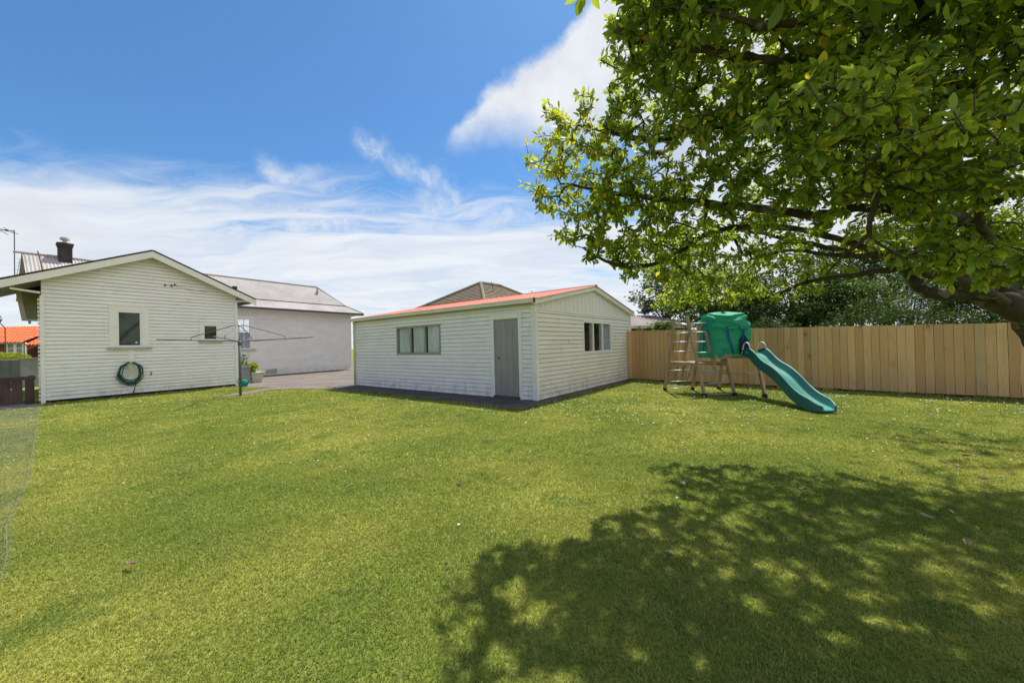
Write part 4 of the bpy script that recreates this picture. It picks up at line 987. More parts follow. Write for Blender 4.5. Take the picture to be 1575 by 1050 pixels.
# clipped golden hedge and grey trailer-like planter beyond the gate
hY = 17.0
hg = empty('golden_hedge', V((D(15, 560, hY).x, hY+.6, 0)), 'golden green shrub spilling over the grey low wall beyond the gate', 'hedge')
cxh = D(14, 551, hY+.6)
P = rng.normal(size=(2600, 3)); P /= np.linalg.norm(P, axis=1)[:, None]; P = P*rng.uniform(.8, 1.05, (2600, 1))*np.array([1.0, .5, .27]) + np.array([cxh.x-.15, cxh.y, cxh.z-.02])
leaf_cloud('foliage', hg, MAT['leafgold'], P, .085, up=.5)
b = MB(); b.tube([V((cxh.x, cxh.y, .0)), V((cxh.x, cxh.y, cxh.z))], .06, 6); b.build('stem', MAT['twig'], hg)
lw = empty('low_wall', V((D(20, 575, hY).x, hY, 0)), 'grey panelled low wall with pale cap beside the golden shrub', 'wall')
wx = D(31, 555, hY).x; wzl, wzr = D(-20, 554.5, hY).z, D(31, 552.5, hY).z
b = MB(); 
for k in range(9): b.box(V((wx-4.0+.445*k, hY, 0)), V((.435, 0, 0)), V((0, .06, 0)), V((0, 0, wzr-.02-.012*(9-k)*.3)))
b.build('panel', MAT['greymetal'], lw)
b = MB(); b.box(V((wx+.0, hY, 0)), V((.38, .35, 0)), V((-.05, .35, 0)), V((0, 0, wzr+.02))); b.build('pier', simple('pale_grey_pier', (.30, .31, .33), .6), lw)
b = MB(); b.box(V((wx-.05, hY-.05, wzr+.02)), V((.58, .32, 0)), V((-.08, .4, 0)), V((0, 0, .035))); b.box(V((wx-4.1, hY-.02, wzr-.03)), V((4.05, 0, 0)), V((0, .1, 0)), V((0, 0, .03))); b.build('cap', MAT['sillgrey'], lw)
b = MB(); q = D(54, 560, 24); b.box(V((q.x-.9, 24, 0)), V((2.6, 0, 0)), V((0, .9, 0)), V((0, 0, D(54, 554, 24).z))); 
b.box(V((q.x-.95, 23.95, D(54, 554, 24).z)), V((2.7, 0, 0)), V((0, 1.0, 0)), V((0, 0, .06)))
tag(b.build('raised_bed', MAT['sillgrey'], at=V((q.x, 24, 0))), 'small grey raised bed in front of the brick house', 'raised bed')

# dark gate at left of the house
gY = G(30, 627.0); g0 = HA - hu*.09 - hn*.35; gdir = (G(0, 630) - G(57, 624.5)).normalized(); gdir.z = 0
gt_ = empty('wooden_gate', g0.copy(), 'dark brown stained wooden gate beside the left corner of the house', 'gate')
gn = gdir.cross(Z); gn = gn if gn.dot(-g0) > 0 else -gn
b = MB(); b.box(g0 + gdir*.02, gdir*.10, -gn*.10, Z*.84); b.build('post', MAT['oldwood'], gt_)
widths = [.20, .26, .30, .28, .30, .28, .30, .30]; t = .24; b = MB(); gR = random.Random(2)
b.box(g0 + gdir*.12 - gn*.02, gdir*.07, gn*.02, Z*.78)
for w in widths: b.box(g0 + gdir*t + Z*.10 + gn*.0, gdir*(w-.012), gn*.022, Z*(.62)); t += w
b.build('plank_panel', MAT['oldwood'], gt_)
b = MB(); b.box(g0 + gdir*.0 + Z*.72 + gn*.0, gdir*2.6, gn*.03, Z*.10); b.box(g0 + gdir*.05 + Z*.05 + gn*.0, gdir*2.5, gn*.03, Z*.07)
b.build('rail', MAT['oldwood'], gt_)
b = MB(); b.box(g0 + gdir*.66 + Z*.05 + gn*.023, gdir*.06, gn*.02, Z*.66); b.build('stile', MAT['oldwood'], gt_)

# ------------------------------------------------------------------ trees beyond the fence
def blob_tree(name, label, group, base, lobes, n, leaf, mat, trunk_r=.18, up=.15, shape=.5, cl=60):
    """lobes: (centre, radii). leaves gathered in clumps through the shell of each lobe"""
    t = empty(name, V((base[0], base[1], 0)), label, 'tree', group)
    vols = np.array([l[1][0]*l[1][1]*l[1][2] for l in lobes])**.67; vols /= vols.sum(); P = []
    for l, w in zip(lobes, vols):
        k = int(n*w); nc_ = max(6, k//cl)
        c = rng.normal(size=(nc_, 3)); c /= np.linalg.norm(c, axis=1)[:, None]; c *= (rng.uniform(.55, 1.04, (nc_, 1)))
        rr = np.array(l[1]); c = c*rr + np.array(l[0])
        idx = rng.integers(0, nc_, k); sz = rng.uniform(.08, .26, nc_)[idx][:, None]*np.mean(rr)
        P.append(c[idx] + rng.normal(size=(k, 3))*sz*np.array([1, 1, .65]))
    P = np.concatenate(P); P = P[P[:, 2] > .3]
    rn = np.clip(.5 + .28*rng.normal(size=len(P)), 0, 1)
    leaf_cloud('crown', t, mat, P, leaf, up=up, shape=shape, rn=rn)
    m_ = MB(); b0 = V((base[0], base[1], -.05))
    top = V(lobes[0][0]); m_.tube([b0, b0.lerp(top, .35) + V((.1, 0, 0)), b0.lerp(top, .7) - V((.08, 0, 0)), top], [trunk_r, trunk_r*.75, trunk_r*.5, trunk_r*.2], 8)
    m_.build('trunk', MAT['bark'], t)
    br = MB()
    for l in lobes[:]:
        for q in range(5):
            a = b0.lerp(top, random.uniform(.25, .8)); e = V(l[0]) + V((random.uniform(-.8, .8)*l[1][0], random.uniform(-.8, .8)*l[1][1], random.uniform(-.3, .8)*l[1][2]))
            mdl = a.lerp(e, .5) + V((random.uniform(-.2, .2), random.uniform(-.2, .2), .15)); br.tube([a, mdl, e], [trunk_r*.22, trunk_r*.12, trunk_r*.03], 5)
    br.build('branch', MAT['bark'], t)
    return t
def lobe(px, py, y, rx, ry, ryd): c = D(px, py, y); return ((c.x, c.y, c.z), (rx*y/F, ryd, ry*y/F))
b0 = D(1020, 500, 21)
blob_tree('eucalyptus_tree', 'tall grey green tree behind the shed roof, thin crown showing sky', 'trees beyond the fence', (b0.x, b0.y),
  [lobe(1030, 425, 21, 40, 38, 1.4), lobe(1005, 455, 21, 30, 25, 1.2), lobe(1050, 460, 21, 36, 28, 1.3), lobe(1068, 405, 21.5, 30, 34, 1.2), lobe(995, 470, 20.5, 18, 14, .8)], 8200, .17, MAT['leafgrey'], .2, cl=45)
b0 = D(1110, 500, 15)
blob_tree('evergreen_tree', 'mid green broadleaf tree directly behind the tent', 'trees beyond the fence', (b0.x, 15), [lobe(1100, 455, 15.2, 55, 42, 1.2), lobe(1060, 478, 15.2, 32, 22, .9), lobe(1150, 470, 15, 40, 34, 1.0)], 11000, .13, MAT['leafmid'], .16)
b0 = D(1230, 500, 14)
blob_tree('evergreen_tree', 'dark glossy evergreen behind the middle of the fence', 'trees beyond the fence', (b0.x, 13.4), [lobe(1215, 455, 13.6, 70, 55, 1.2), lobe(1285, 465, 13, 60, 42, 1.0), lobe(1160, 485, 13.5, 55, 30, .8)], 17000, .11, MAT['leafdark'], .2)
b0 = D(1300, 480, 12.2)
blob_tree('evergreen_tree', 'bushy tree with brighter yellow green tips above the fence middle', 'trees beyond the fence', (b0.x, 12.4), [lobe(1318, 462, 12.2, 45, 34, .8), lobe(1245, 480, 12.6, 30, 18, .5)], 5500, .11, MAT['leafmid'], .12)
b0 = D(1420, 480, 11)
blob_tree('evergreen_tree', 'feathery mid green shrub behind the fence, left of the thick trunk', 'trees beyond the fence', (b0.x, 11.3), [lobe(1400, 475, 11.2, 85, 32, .8), lobe(1480, 480, 10.8, 70, 36, .7), lobe(1440, 420, 11.6, 60, 45, .8)], 19000, .09, MAT['leafmid'], .12, up=.05, shape=.3)
hl = []
for t_ in (2.2, 3.1, 4.0, 4.9, 5.8, 6.7, 7.6, 8.6):
    c = FL + fu*t_ - fn*(1.35 + .2*math.sin(t_*3)); hl.append(((c.x, c.y, 1.45 + .12*math.sin(t_*2.3)), (.75, .5, .62)))
cM = FL + fu*5 - fn*1.1
blob_tree('boundary_hedge', 'dense dark shrubbery running just behind the fence top', 'trees beyond the fence', (cM.x, cM.y), hl, 16000, .085, MAT['leafdark'], .08)
b0 = D(1560, 470, 9.6)
blob_tree('evergreen_tree', 'dark leafy tree at the right end of the fence behind the trunk', 'trees beyond the fence', (b0.x, 9.6), [lobe(1560, 440, 9.8, 80, 60, .8), lobe(1640, 430, 9, 90, 70, .8), lobe(1500, 380, 10.5, 80, 60, .8)], 10000, .10, MAT['leafdark'], .16)
b0 = D(1370, 380, 14)
blob_tree('evergreen_tree', 'taller evergreen further back seen through the overhanging branches', 'trees beyond the fence', (b0.x, 14.5), [lobe(1370, 400, 14.6, 90, 60, 1.3), lobe(1300, 420, 14.8, 60, 50, 1.1), lobe(1450, 380, 14, 70, 60, 1.2)], 13000, .13, MAT['leafdark'], .2)
# creeper hanging over the fence near the shed
q = FL + fu*0.62 + Z*1.74
cr = empty('fence_creeper', V((q.x, q.y, 0)), 'bright green creeper spilling over the fence top in front of the shed', 'creeper')
q0 = D(1020, 503, 13.05)
P = rng.normal(size=(700, 3))*np.array([.19, .10, .09]) + np.array([q0.x, q0.y, q0.z]); leaf_cloud('foliage', cr, MAT['leafmid'], P, .11, rn=np.clip(.8+.15*rng.normal(size=700), 0, 1))
b = MB(); b.tube([V((q0.x+.1, q0.y+.3, 0)), V((q0.x+.05, q0.y+.28, 1.2)), V((q0.x, q0.y, q0.z))], .02, 5); b.build('stem', MAT['twig'], cr)
q1 = D(986, 506, 13.6)
fp = empty('flower_sprig', V((q1.x, q1.y, 0)), 'small pale flower sprig poking above the fence next to the garage', 'plant')
P = rng.normal(size=(60, 3))*np.array([.07, .04, .05]) + np.array([q1.x, q1.y+.1, q1.z]); leaf_cloud('foliage', fp, MAT['leafgrey'], P, .09)
b = MB(); b.tube([V((q1.x, q1.y+.25, 0)), V((q1.x, q1.y+.1, q1.z))], .012, 5); b.build('stem', MAT['twig'], fp)

# ------------------------------------------------------------------ the big overhanging tree
tree = empty('broadleaf_tree', V((6.9, 4.3, 0)), 'large old broadleaf tree leaning over the lawn with thick lichened trunk', 'tree')
class Skel:
    def __init__(s): s.p = []; s.par = []; s.minr = []; s.chains = []
    def add(s, p, par, r=0): s.p.append(np.array(p, float)); s.par.append(par); s.minr.append(r); return len(s.p)-1
sk = Skel()
def crv(pts, n):                     # Catmull-Rom through (x,y,z,r)
    P = [np.array(p, float) for p in pts]; P = [2*P[0]-P[1]] + P + [2*P[-1]-P[-2]]; out = []
    for i in range(1, len(P)-2):
        for k in range(n):
            t = k/n; a, b, c, d = P[i-1:i+3]; out.append(.5*((2*b)+(-a+c)*t+(2*a-5*b+4*c-d)*t*t+(-a+3*b-3*c+d)*t**3))
    out.append(P[-2]); return out
def X(px, py, y, r): p = D(px, py, y); return (p.x, p.y, p.z, r)
limbs = {}
def limb(name, pts, start=None, n=6):
    pts = list(pts)
    if start is not None:
        ln, fr = start; ids = limbs[ln]; s = ids[int(fr*(len(ids)-1))]; pts = [tuple(sk.p[s]) + (pts[0][3]*1.15,)] + pts
    c = crv(pts, n); ids = []
    for i, q in enumerate(c):
        if i == 0 and start is not None: ids.append(s); continue
        par = ids[-1] if ids else -1
        jit = rng.normal(size=3)*.005 if i > 1 else np.zeros(3)
        ids.append(sk.add(q[:3]+jit, par, q[3]))
    limbs[name] = ids
limb('trunk', [(6.95, 4.35, -.1, .25), (6.5, 4.25, .7, .20), (5.95, 4.15, 1.25, .165), X(1575, 482, 4.1, .135), X(1520, 456, 4.05, .112), X(1474, 432, 4.0, .095)])
limb('up', [X(1462, 402, 4.0, 0.0756), X(1440, 360, 3.9, 0.0616), X(1420, 290, 3.7, 0.0504), X(1380, 200, 3.5, 0.0392), X(1330, 110, 3.3, 0.0308), X(1260, 30, 3.2, 0.0224), X(1180, -60, 3.1, 0.0168)], ('trunk', 1.0))
limb('elbow', [X(1440, 452, 4.05, 0.0616), X(1412, 440, 4.1, 0.0583), X(1395, 412, 4.15, 0.0518), X(1378, 395, 4.2, 0.0454), X(1330, 392, 4.3, 0.0356), X(1270, 380, 4.4, 0.0292), X(1200, 365, 4.5, 0.0227), X(1120, 350, 4.5, 0.0162)], ('trunk', .86))
limb('low', [X(1500, 440, 3.3, 0.0372), X(1440, 425, 3.2, 0.0322), X(1380, 415, 3.25, 0.0279), X(1310, 424, 3.6, 0.0248), X(1240, 434, 4.2, 0.0211), X(1180, 458, 4.6, 0.0155), X(1130, 462, 4.9, 0.0099)], ('trunk', .70))
limb('horiz', [X(1600, 445, 2.9, 0.0413), X(1540, 442, 2.7, 0.0303), X(1505, 405, 2.6, 0.0275), X(1440, 395, 2.5, 0.0248), X(1380, 390, 2.6, 0.0209), X(1300, 395, 2.8, 0.0165), X(1220, 385, 3.1, 0.0132), X(1150, 400, 3.5, 0.0088)], ('trunk', .45))
limb('vert', [X(1520, 405, 2.65, 0.0270), X(1530, 378, 2.6, 0.0258), X(1508, 345, 2.5, 0.0240), X(1512, 322, 2.4, 0.0216), X(1555, 300, 2.2, 0.0180), X(1620, 270, 2.0, 0.0132)], ('horiz', .22))
limb('mid', [X(1500, 345, 3.0, 0.0240), X(1420, 330, 2.8, 0.0240), X(1330, 320, 2.7, 0.0210), X(1250, 330, 2.8, 0.0180), X(1160, 320, 2.9, 0.0144), X(1060, 310, 3.1, 0.0108), X(960, 300, 3.4, 0.0072), X(880, 285, 3.6, 0.0048)], ('up', .2))
limb('left_low', [X(1300, 370, 3.9, 0.0320), X(1200, 350, 3.7, 0.0280), X(1100, 355, 3.6, 0.0224), X(1046, 386, 3.6, 0.0160), X(1000, 408, 3.6, 0.0112), X(940, 405, 3.6, 0.0072), X(890, 378, 3.6, 0.0048)], ('elbow', .55))
limb('upper1', [X(1380, 130, 2.8, 0.0310), X(1300, 90, 2.5, 0.0279), X(1200, 95, 2.3, 0.0236), X(1100, 80, 2.3, 0.0186), X(1010, 60, 2.4, 0.0124), X(950, 50, 2.5, 0.0074)], ('up', .45))
limb('upper2', [X(1420, 20, 2.6, 0.0279), X(1330, 10, 2.3, 0.0248), X(1200, 40, 2.1, 0.0198), X(1100, 20, 2.1, 0.0136), X(1020, 10, 2.2, 0.0087)], ('up', .65))
limb('over', [X(1400, -160, 3.0, 0.0420), (2.6, 2.3, 4.3, 0.0350), (1.7, 1.7, 4.4, 0.0245), (.9, 1.5, 4.3, 0.0140)], ('up', .75))
limb('right', [(5.0, 3.2, 3.6, 0.0480), (4.4, 2.2, 3.9, 0.0360), (3.6, 1.2, 3.9, 0.0270), (2.8, .6, 3.7, 0.0180)], ('up', .3))
limb('back', [(6.2, 5.0, 3.0, .09), (6.9, 5.8, 4.0, .07), (6.6, 6.8, 4.8, .05), (6.2, 7.4, 5.0, .03)], ('trunk', .5))
limb('leftup', [X(1200, 200, 2.9, 0.0245), X(1100, 195, 3.0, 0.0196), X(1000, 215, 3.2, 0.0126), X(930, 200, 3.3, 0.0070), X(880, 190, 3.4, 0.0049)], ('mid', .3))
limb('hang', [X(1350, 300, 2.2, 0.0168), X(1335, 360, 2.3, 0.0132), X(1290, 400, 2.5, 0.0084), X(1270, 430, 2.7, 0.0048)], ('mid', .3))

# canopy volume as ellipsoids (centre px, px, depth, radius px, px, depth m, weight)
ell = [(893, 262, 3.45, 98, 118, .55, 1.6), (955, 340, 3.5, 85, 75, .5, 1.0), (1010, 250, 3.2, 110, 165, .9, 1.6), (1150, 290, 3.1, 150, 110, 1.0, 1.6),
       (1090, 400, 4.2, 100, 55, .7, .9), (1100, 445, 4.7, 95, 34, .45, .7), (1010, 392, 3.8, 85, 42, .5, .8), (1200, 420, 4.5, 100, 45, .6, .7), (1040, 455, 4.9, 42, 22, .3, .25),
       (1250, 190, 2.5, 170, 130, .9, 1.7), (1420, 200, 2.5, 190, 150, 1.0, 2.0), (1120, 90, 2.5, 150, 110, .8, 1.3), (1010, 45, 2.5, 75, 60, .5, .5),
       (1300, 40, 2.6, 200, 90, .9, 1.5), (1500, 60, 2.4, 150, 110, .9, 1.2), (1350, 310, 3.6, 170, 80, 1.0, 1.3), (1530, 290, 3.5, 120, 110, 1.0, 1.2), (1430, 350, 4.6, 130, 40, .8, .35), (1480, 250, 2.1, 120, 90, .5, .9), (1330, 240, 2.2, 120, 80, .5, .4), (1500, 375, 3.0, 95, 34, .5, .5), (1530, 410, 2.3, 80, 42, .3, .35), (1440, 395, 2.2, 60, 30, .3, .18), (1010, 110, 3.0, 80, 80, .7, .6), (1250, 170, 1.55, 90, 70, .25, .14), (1450, 160, 1.5, 110, 80, .25, .14)]
wor = [((3.2, 2.7, 4.3), (1.9, 1.4, .6), 2.6), ((3.4, 1.5, 3.9), (1.7, 1.0, .6), 1.6), ((1.35, 2.9, 4.1), (.75, .8, .4), .8), ((4.7, 4.3, 4.2), (1.4, 1.2, .6), 1.2), ((4.0, 4.5, 3.6), (1.2, .7, .4), .8), ((2.3, 3.6, 4.4), (1.3, .9, .35), 1.1), ((3.6, 4.3, 4.3), (1.2, .8, .35), 1.0), ((3.0, 3.4, 4.7), (1.9, 1.4, .3), 1.4), ((3.6, 4.9, 4.6), (1.9, 1.1, .4), 1.7), ((1.7, 3.6, 4.3), (.9, .8, .3), .5), ((4.9, 2.6, 4.0), (1.3, 1.6, .9), 1.1), ((6.6, 6.7, 4.7), (1.3, 1.3, .8), 1.0), ((5.6, 4.3, 4.3), (1.2, 1.2, .9), .8)]  # overhead lobes, several added only to close gaps in the crown's shadow
A = []; Wt = []
for (px, py, y, rx, ry, rdp, w) in ell:
    c = D(px, py, y); A.append((np.array(c), np.array([rx*y/F, rdp, ry*y/F]))); Wt.append(w)
for c, r, w in wor: A.append((np.array(c), np.array(r))); Wt.append(w)
Wt = np.array(Wt); Wt /= Wt.sum()
NT_ = 5300; pts = []
for (c, r), w in zip(A, Wt):
    k = int(NT_*w); q = rng.normal(size=(k, 3)); q /= np.linalg.norm(q, axis=1)[:, None]; q *= rng.uniform(.25, 1.0, (k, 1))**.6
    pts.append(c + q*r)
pts = np.concatenate(pts)
dcam = np.linalg.norm(pts - np.array([0, 0, 1.4]), axis=1); pts = pts[dcam > 1.15]
# keep clear of the open sky left of the crown and of the lawn
arr = np.array(sk.p); order = np.argsort(np.min(np.linalg.norm(pts[:, None]-arr[None], axis=2), axis=1)); pts = pts[order]
NP = np.zeros((120000, 3)); cnt = len(sk.p); NP[:cnt] = arr
okp = np.ones(120000, bool); okp[:limbs['trunk'][-1]-2] = False
tips = []
for p in pts:
    d = np.linalg.norm(NP[:cnt]-p, axis=1); d[~okp[:cnt]] = 99
    i = int(np.argmin(d)); dist = d[i]
    if dist < .05: continue
    n = max(2, int(dist/.11)); a = NP[i].copy()
    pdv = (a - sk.p[sk.par[i]]) if sk.par[i] >= 0 else np.array([0, 0, 1.]); pdv = pdv/(np.linalg.norm(pdv)+1e-9)
    ctrl = a + pdv*dist*.35 + rng.normal(size=3)*dist*.09 + np.array([0, 0, .04*dist]); par = i
    for k in range(1, n+1):
        t = k/n; q = (1-t)**2*a + 2*t*(1-t)*ctrl + t*t*p
        if k < n: q = q + rng.normal(size=3)*.010
        par = sk.add(q, par, 0); NP[cnt] = q; cnt += 1
    tips.append(par)
NN = len(sk.p); par = np.array(sk.par); load = np.zeros(NN)
for t in tips: load[t] += 1
for i in range(NN-1, -1, -1):
    if par[i] >= 0: load[par[i]] += load[i]
R = np.maximum(.0030*np.maximum(load, 1)**.40, np.array(sk.minr)); R = np.minimum(R, np.where(np.array(sk.minr) > 0, 9, .03))
kids = [[] for _ in range(NN)]
for i in range(NN):
    if par[i] >= 0: kids[par[i]].append(i)
done = np.zeros(NN, bool); trunkm = MB(); branchm = MB(); twigm = MB()
trunk_set = set(limbs['trunk'])
starts = [(limbs['trunk'][0], -1)]
while starts:
    s, frm = starts.pop(); chain = ([frm] if frm >= 0 else []) + [s]; cur = s
    while kids[cur]:
        ks = sorted(kids[cur], key=lambda q: -(load[q] + (1e6 if (q in trunk_set) else 0) + sk.minr[q]*1e4)); 
        for q in ks[1:]: starts.append((q, cur))
        cur = ks[0]; chain.append(cur)
    P_ = [sk.p[i] for i in chain]; rr = [R[i] for i in chain]
    if frm >= 0: rr[0] = min(rr[0], rr[1]*1.25)
    rr[-1] = min(rr[-1], .0022)
    mx = max(rr)
    if chain[1] in trunk_set and frm < 0:
        k = next((j for j, i in enumerate(chain) if i not in trunk_set), len(chain)); k = min(len(chain), k+1)
        trunkm.tube([V(p) for p in P_[:k]], [q*(1+.06*math.sin(j*2.1)) for j, q in enumerate(rr[:k])], 16)
        branchm.tube([V(p) for p in P_[k-1:]], rr[k-1:], 10)
    elif mx > .018: branchm.tube([V(p) for p in P_], [q*(1+.07*math.sin(j*1.7)) for j, q in enumerate(rr)], 9)
    else: twigm.tube([V(p) for p in P_], rr, 5 if mx > .006 else 4)
trunkm.build('trunk', MAT['bark'], tree, True); branchm.build('branch', MAT['bark'], tree, True); twigm.build('twig', MAT['twig'], tree, True)

# leaves
base = []; dirs = []; 
for t in tips:
    p = sk.p[t]; q = sk.p[par[t]]; q2 = sk.p[par[par[t]]] if par[par[t]] >= 0 else q; d = (p-q2); d /= (np.linalg.norm(d)+1e-9)
    nL = rng.integers(14, 23)
    for k in range(nL):
        f = rng.uniform(-.05, 1.0); bp = p + (q-p)*f if f > 0 else p - (q-p)*f*.3
        if rng.random() < .35: bp = q + (q2-q)*rng.random()
        a = rng.normal(size=3); a -= d*a.dot(d); a /= np.linalg.norm(a)+1e-9
        v = d*rng.uniform(.1, 1.0) + a*rng.uniform(.5, 1.1) + np.array([0, 0, rng.uniform(-.35, .15)])
        base.append(bp + a*.006); dirs.append(v/np.linalg.norm(v))
base = np.array(base); dirs = np.array(dirs); nLv = len(base)
print('tips', len(tips), 'leaves', nLv, 'nodes', NN)
def leaf_mesh(name, parent, mat, base, d, Ls, rn, droopamt=.42, up=(0, 0, 1.0)):
    n = len(base); upv = np.array(up) + rng.normal(size=(n, 3))*.55
    s = np.cross(d, upv); s /= np.linalg.norm(s, axis=1)[:, None]+1e-9; nn = np.cross(s, d); L = Ls[:, None]; W = L*rng.uniform(.36, .50, n)[:, None]
    fold = rng.uniform(.02, .16, n)[:, None]; dr = rng.uniform(-.1, 1, n)[:, None]*droopamt
    def pt(l, w, sgn): return base + d*L*l + s*W*w*sgn + nn*(W*w*fold*2 - L*dr*l*l)
    cols = [pt(0, 0, 1)] + [pt(.09, .02, 1)] + [pt(.30, .36, 1), pt(.30, 0, 1), pt(.30, .36, -1), pt(.62, .5, 1), pt(.62, 0, 1), pt(.62, .5, -1), pt(.87, .28, 1), pt(.87, 0, 1), pt(.87, .28, -1), pt(1.0, 0, 1)]
    v = np.stack(cols, 1).reshape(-1, 3); o = np.arange(n)[:, None]*12
    q4 = [(2, 3, 6, 5), (3, 4, 7, 6), (5, 6, 9, 8), (6, 7, 10, 9)]; q3 = [(1, 3, 2), (1, 4, 3), (8, 9, 11), (9, 10, 11), (0, 1, 1)][:4]
    loops = np.concatenate([o + np.array(f)[None] for f in q4 + q3], 1).ravel(); sizes = np.tile([4]*4 + [3]*4, n)
    return np_mesh(name, mat, v.astype(np.float32), loops, sizes, parent, {'rnd': np.repeat(rn, 12)}, smooth=True)
clump = np.array([noise.noise(V(p)*1.4) for p in base]); rn = np.clip(.47 + .24*rng.normal(size=nLv) + .40*clump, 0, .88)
# sunlit yellow-green put into leaf colour towards the crown's outer left end
edge = np.clip((1.9 - base[:, 0])/1.6, 0, 1)*(.5+.5*(base[:, 2] > 2.4)); rn = np.clip(rn + edge*rng.uniform(0, .42, nLv), 0, .93)
y_ = rng.random(nLv) < .035; rn[y_] = rng.uniform(.9, 1.0, y_.sum())
rel = base - np.array(EYE); fwd = rel @ np.array(_f); pxx = (rel @ np.array(_r))/np.maximum(fwd, .1)*F; pyy = (rel @ np.array(_u))/np.maximum(fwd, .1)*F
OUTV = (fwd < .3) | (pyy > 530) | (pxx > 840)  # unseen leaves, enlarged below to thicken the tree's shadow on the lawn
leaf_mesh('crown', tree, MAT['leaf'], base, dirs, (.033 + .048*rng.random(nLv)**1.2)*np.where(OUTV, 2.2, 1.0), rn)

# ------------------------------------------------------------------ lawn: blades, daisies, fallen leaves
excl = [apron_poly, drive_poly, [GC+gf*0, GC+gf*GLf, GC+gf*GLf-nf_*GLr, GC-nf_*GLr], [HA, HB, HB-hn*6, HA-hn*6], patio_poly]
def inview(x, y, mrg=1.7): return (y > 1.0) & (np.abs(x) < 1.42*y + mrg)
def sample_ring(y0, y1, dens):
    w = 1.42*y1+1.7; n = int((y1-y0)*2*w*dens); x = rng.uniform(-w, w, n); y = rng.uniform(y0, y1, n); k = inview(x, y)
    # lawn is bounded by the fence line
    k &= ((x-FL.x)*fn.x + (y-FL.y)*fn.y) > .06
    x, y = x[k], y[k]; bad = np.zeros(len(x), bool)
    for p in excl: bad |= in_poly(x, y, [(q[0], q[1]) for q in p])
    return x[~bad], y[~bad]
gx, gy, gh_, gw = [], [], [], []
for y0, y1, dn_, h, w in ((1.15, 2.2, 17000, .020, .0019), (2.2, 3.2, 12500, .021, .0023), (3.2, 4.6, 7000, .022, .0032), (4.6, 7, 3200, .023, .0050), (7, 10, 1500, .025, .008), (10, 15.5, 700, .026, .012)):
    x, y = sample_ring(y0, y1, dn_); gx.append(x); gy.append(y); gh_.append(np.full(len(x), h)); gw.append(np.full(len(x), w))
tx, ty_ = sample_ring(1.4, 9, 5.5); k = 26
cxs = np.repeat(tx, k) + rng.normal(size=len(tx)*k)*.028; cys = np.repeat(ty_, k) + rng.normal(size=len(tx)*k)*.028
gx.append(cxs); gy.append(cys); gh_.append(np.full(len(cxs), .034)); gw.append(np.where(cys < 4, .0026, .0045))
def edge_tufts(a, b, off, n_, h):
    q = rng.random(n_); q = q[np.sin(q*37 + off*9)*.5 + np.sin(q*91)*.4 + rng.random(len(q)) > .25]
    x = a.x + (b.x-a.x)*q + rng.normal(size=len(q))*off; y = a.y + (b.y-a.y)*q + rng.normal(size=len(q))*off
    gx.append(x); gy.append(y); gh_.append(np.full(len(x), h)*rng.uniform(.5, 1.3, len(x))); gw.append(np.full(len(x), .006))
edge_tufts(FL + fn*.06, FL + fu*(LF+1) + fn*.06, .05, 3200, .075); edge_tufts(HA + hn*.09, HB + hn*.09, .04, 1500, .065)
edge_tufts(apron_poly[0], apron_poly[1], .05, 1300, .06); edge_tufts(apron_poly[1], apron_poly[2], .05, 900, .06); edge_tufts(apron_poly[0], apron_poly[-1], .05, 1500, .06)
gx, gy, gh_, gw = map(np.concatenate, (gx, gy, gh_, gw)); n = len(gx); print('blades', n)
ang = rng.uniform(0, 2*np.pi, n); dl_ = rng.uniform(0, 2*np.pi, n)
def vnoise(x, y, s, ph):   # cheap smooth patchiness
    return (np.sin(x*s+ph) * np.cos(y*s*1.13+ph*2.1) + np.sin((x+y)*s*.71+ph*3.7) * np.cos((x-y)*s*.57+1.3*ph) + np.sin(x*s*2.3-ph)*np.cos(y*s*2.1+ph)*.5)/2.5
patch = vnoise(gx, gy, 3.1, 1.7) + .6*vnoise(gx, gy, 9.0, 4.2)
H = gh_*rng.uniform(.45, 1.15, n)*(1+.22*patch); ln = rng.uniform(.3, 1.3, n)*H
cx_, sx_ = np.cos(ang), np.sin(ang); lx, ly = np.cos(dl_)*ln, np.sin(dl_)*ln
v = np.zeros((n, 5, 3), np.float32)
v[:, 0] = np.stack([gx-cx_*gw, gy-sx_*gw, np.zeros(n)-.002], 1); v[:, 1] = np.stack([gx+cx_*gw, gy+sx_*gw, np.zeros(n)-.002], 1)
v[:, 2] = np.stack([gx+cx_*gw*.85+lx*.35, gy+sx_*gw*.85+ly*.35, H*.6], 1); v[:, 3] = np.stack([gx-cx_*gw*.85+lx*.35, gy-sx_*gw*.85+ly*.35, H*.6], 1)
v[:, 4] = np.stack([gx+lx, gy+ly, H*.95], 1)
o = np.arange(n)[:, None]*5; loops = np.concatenate([o+0, o+1, o+2, o+3, o+3, o+2, o+4], 1).ravel()
g = np_mesh('grass', MAT['grass'], v.reshape(-1, 3), loops, np.tile([4, 3], n), None, {'rnd': np.repeat(np.clip(.5+.25*rng.normal(size=n)+.16*patch, 0, 1), 5)})
tag(g, 'short mown lawn grass with yellowish and darker patches', 'grass', kind='stuff')
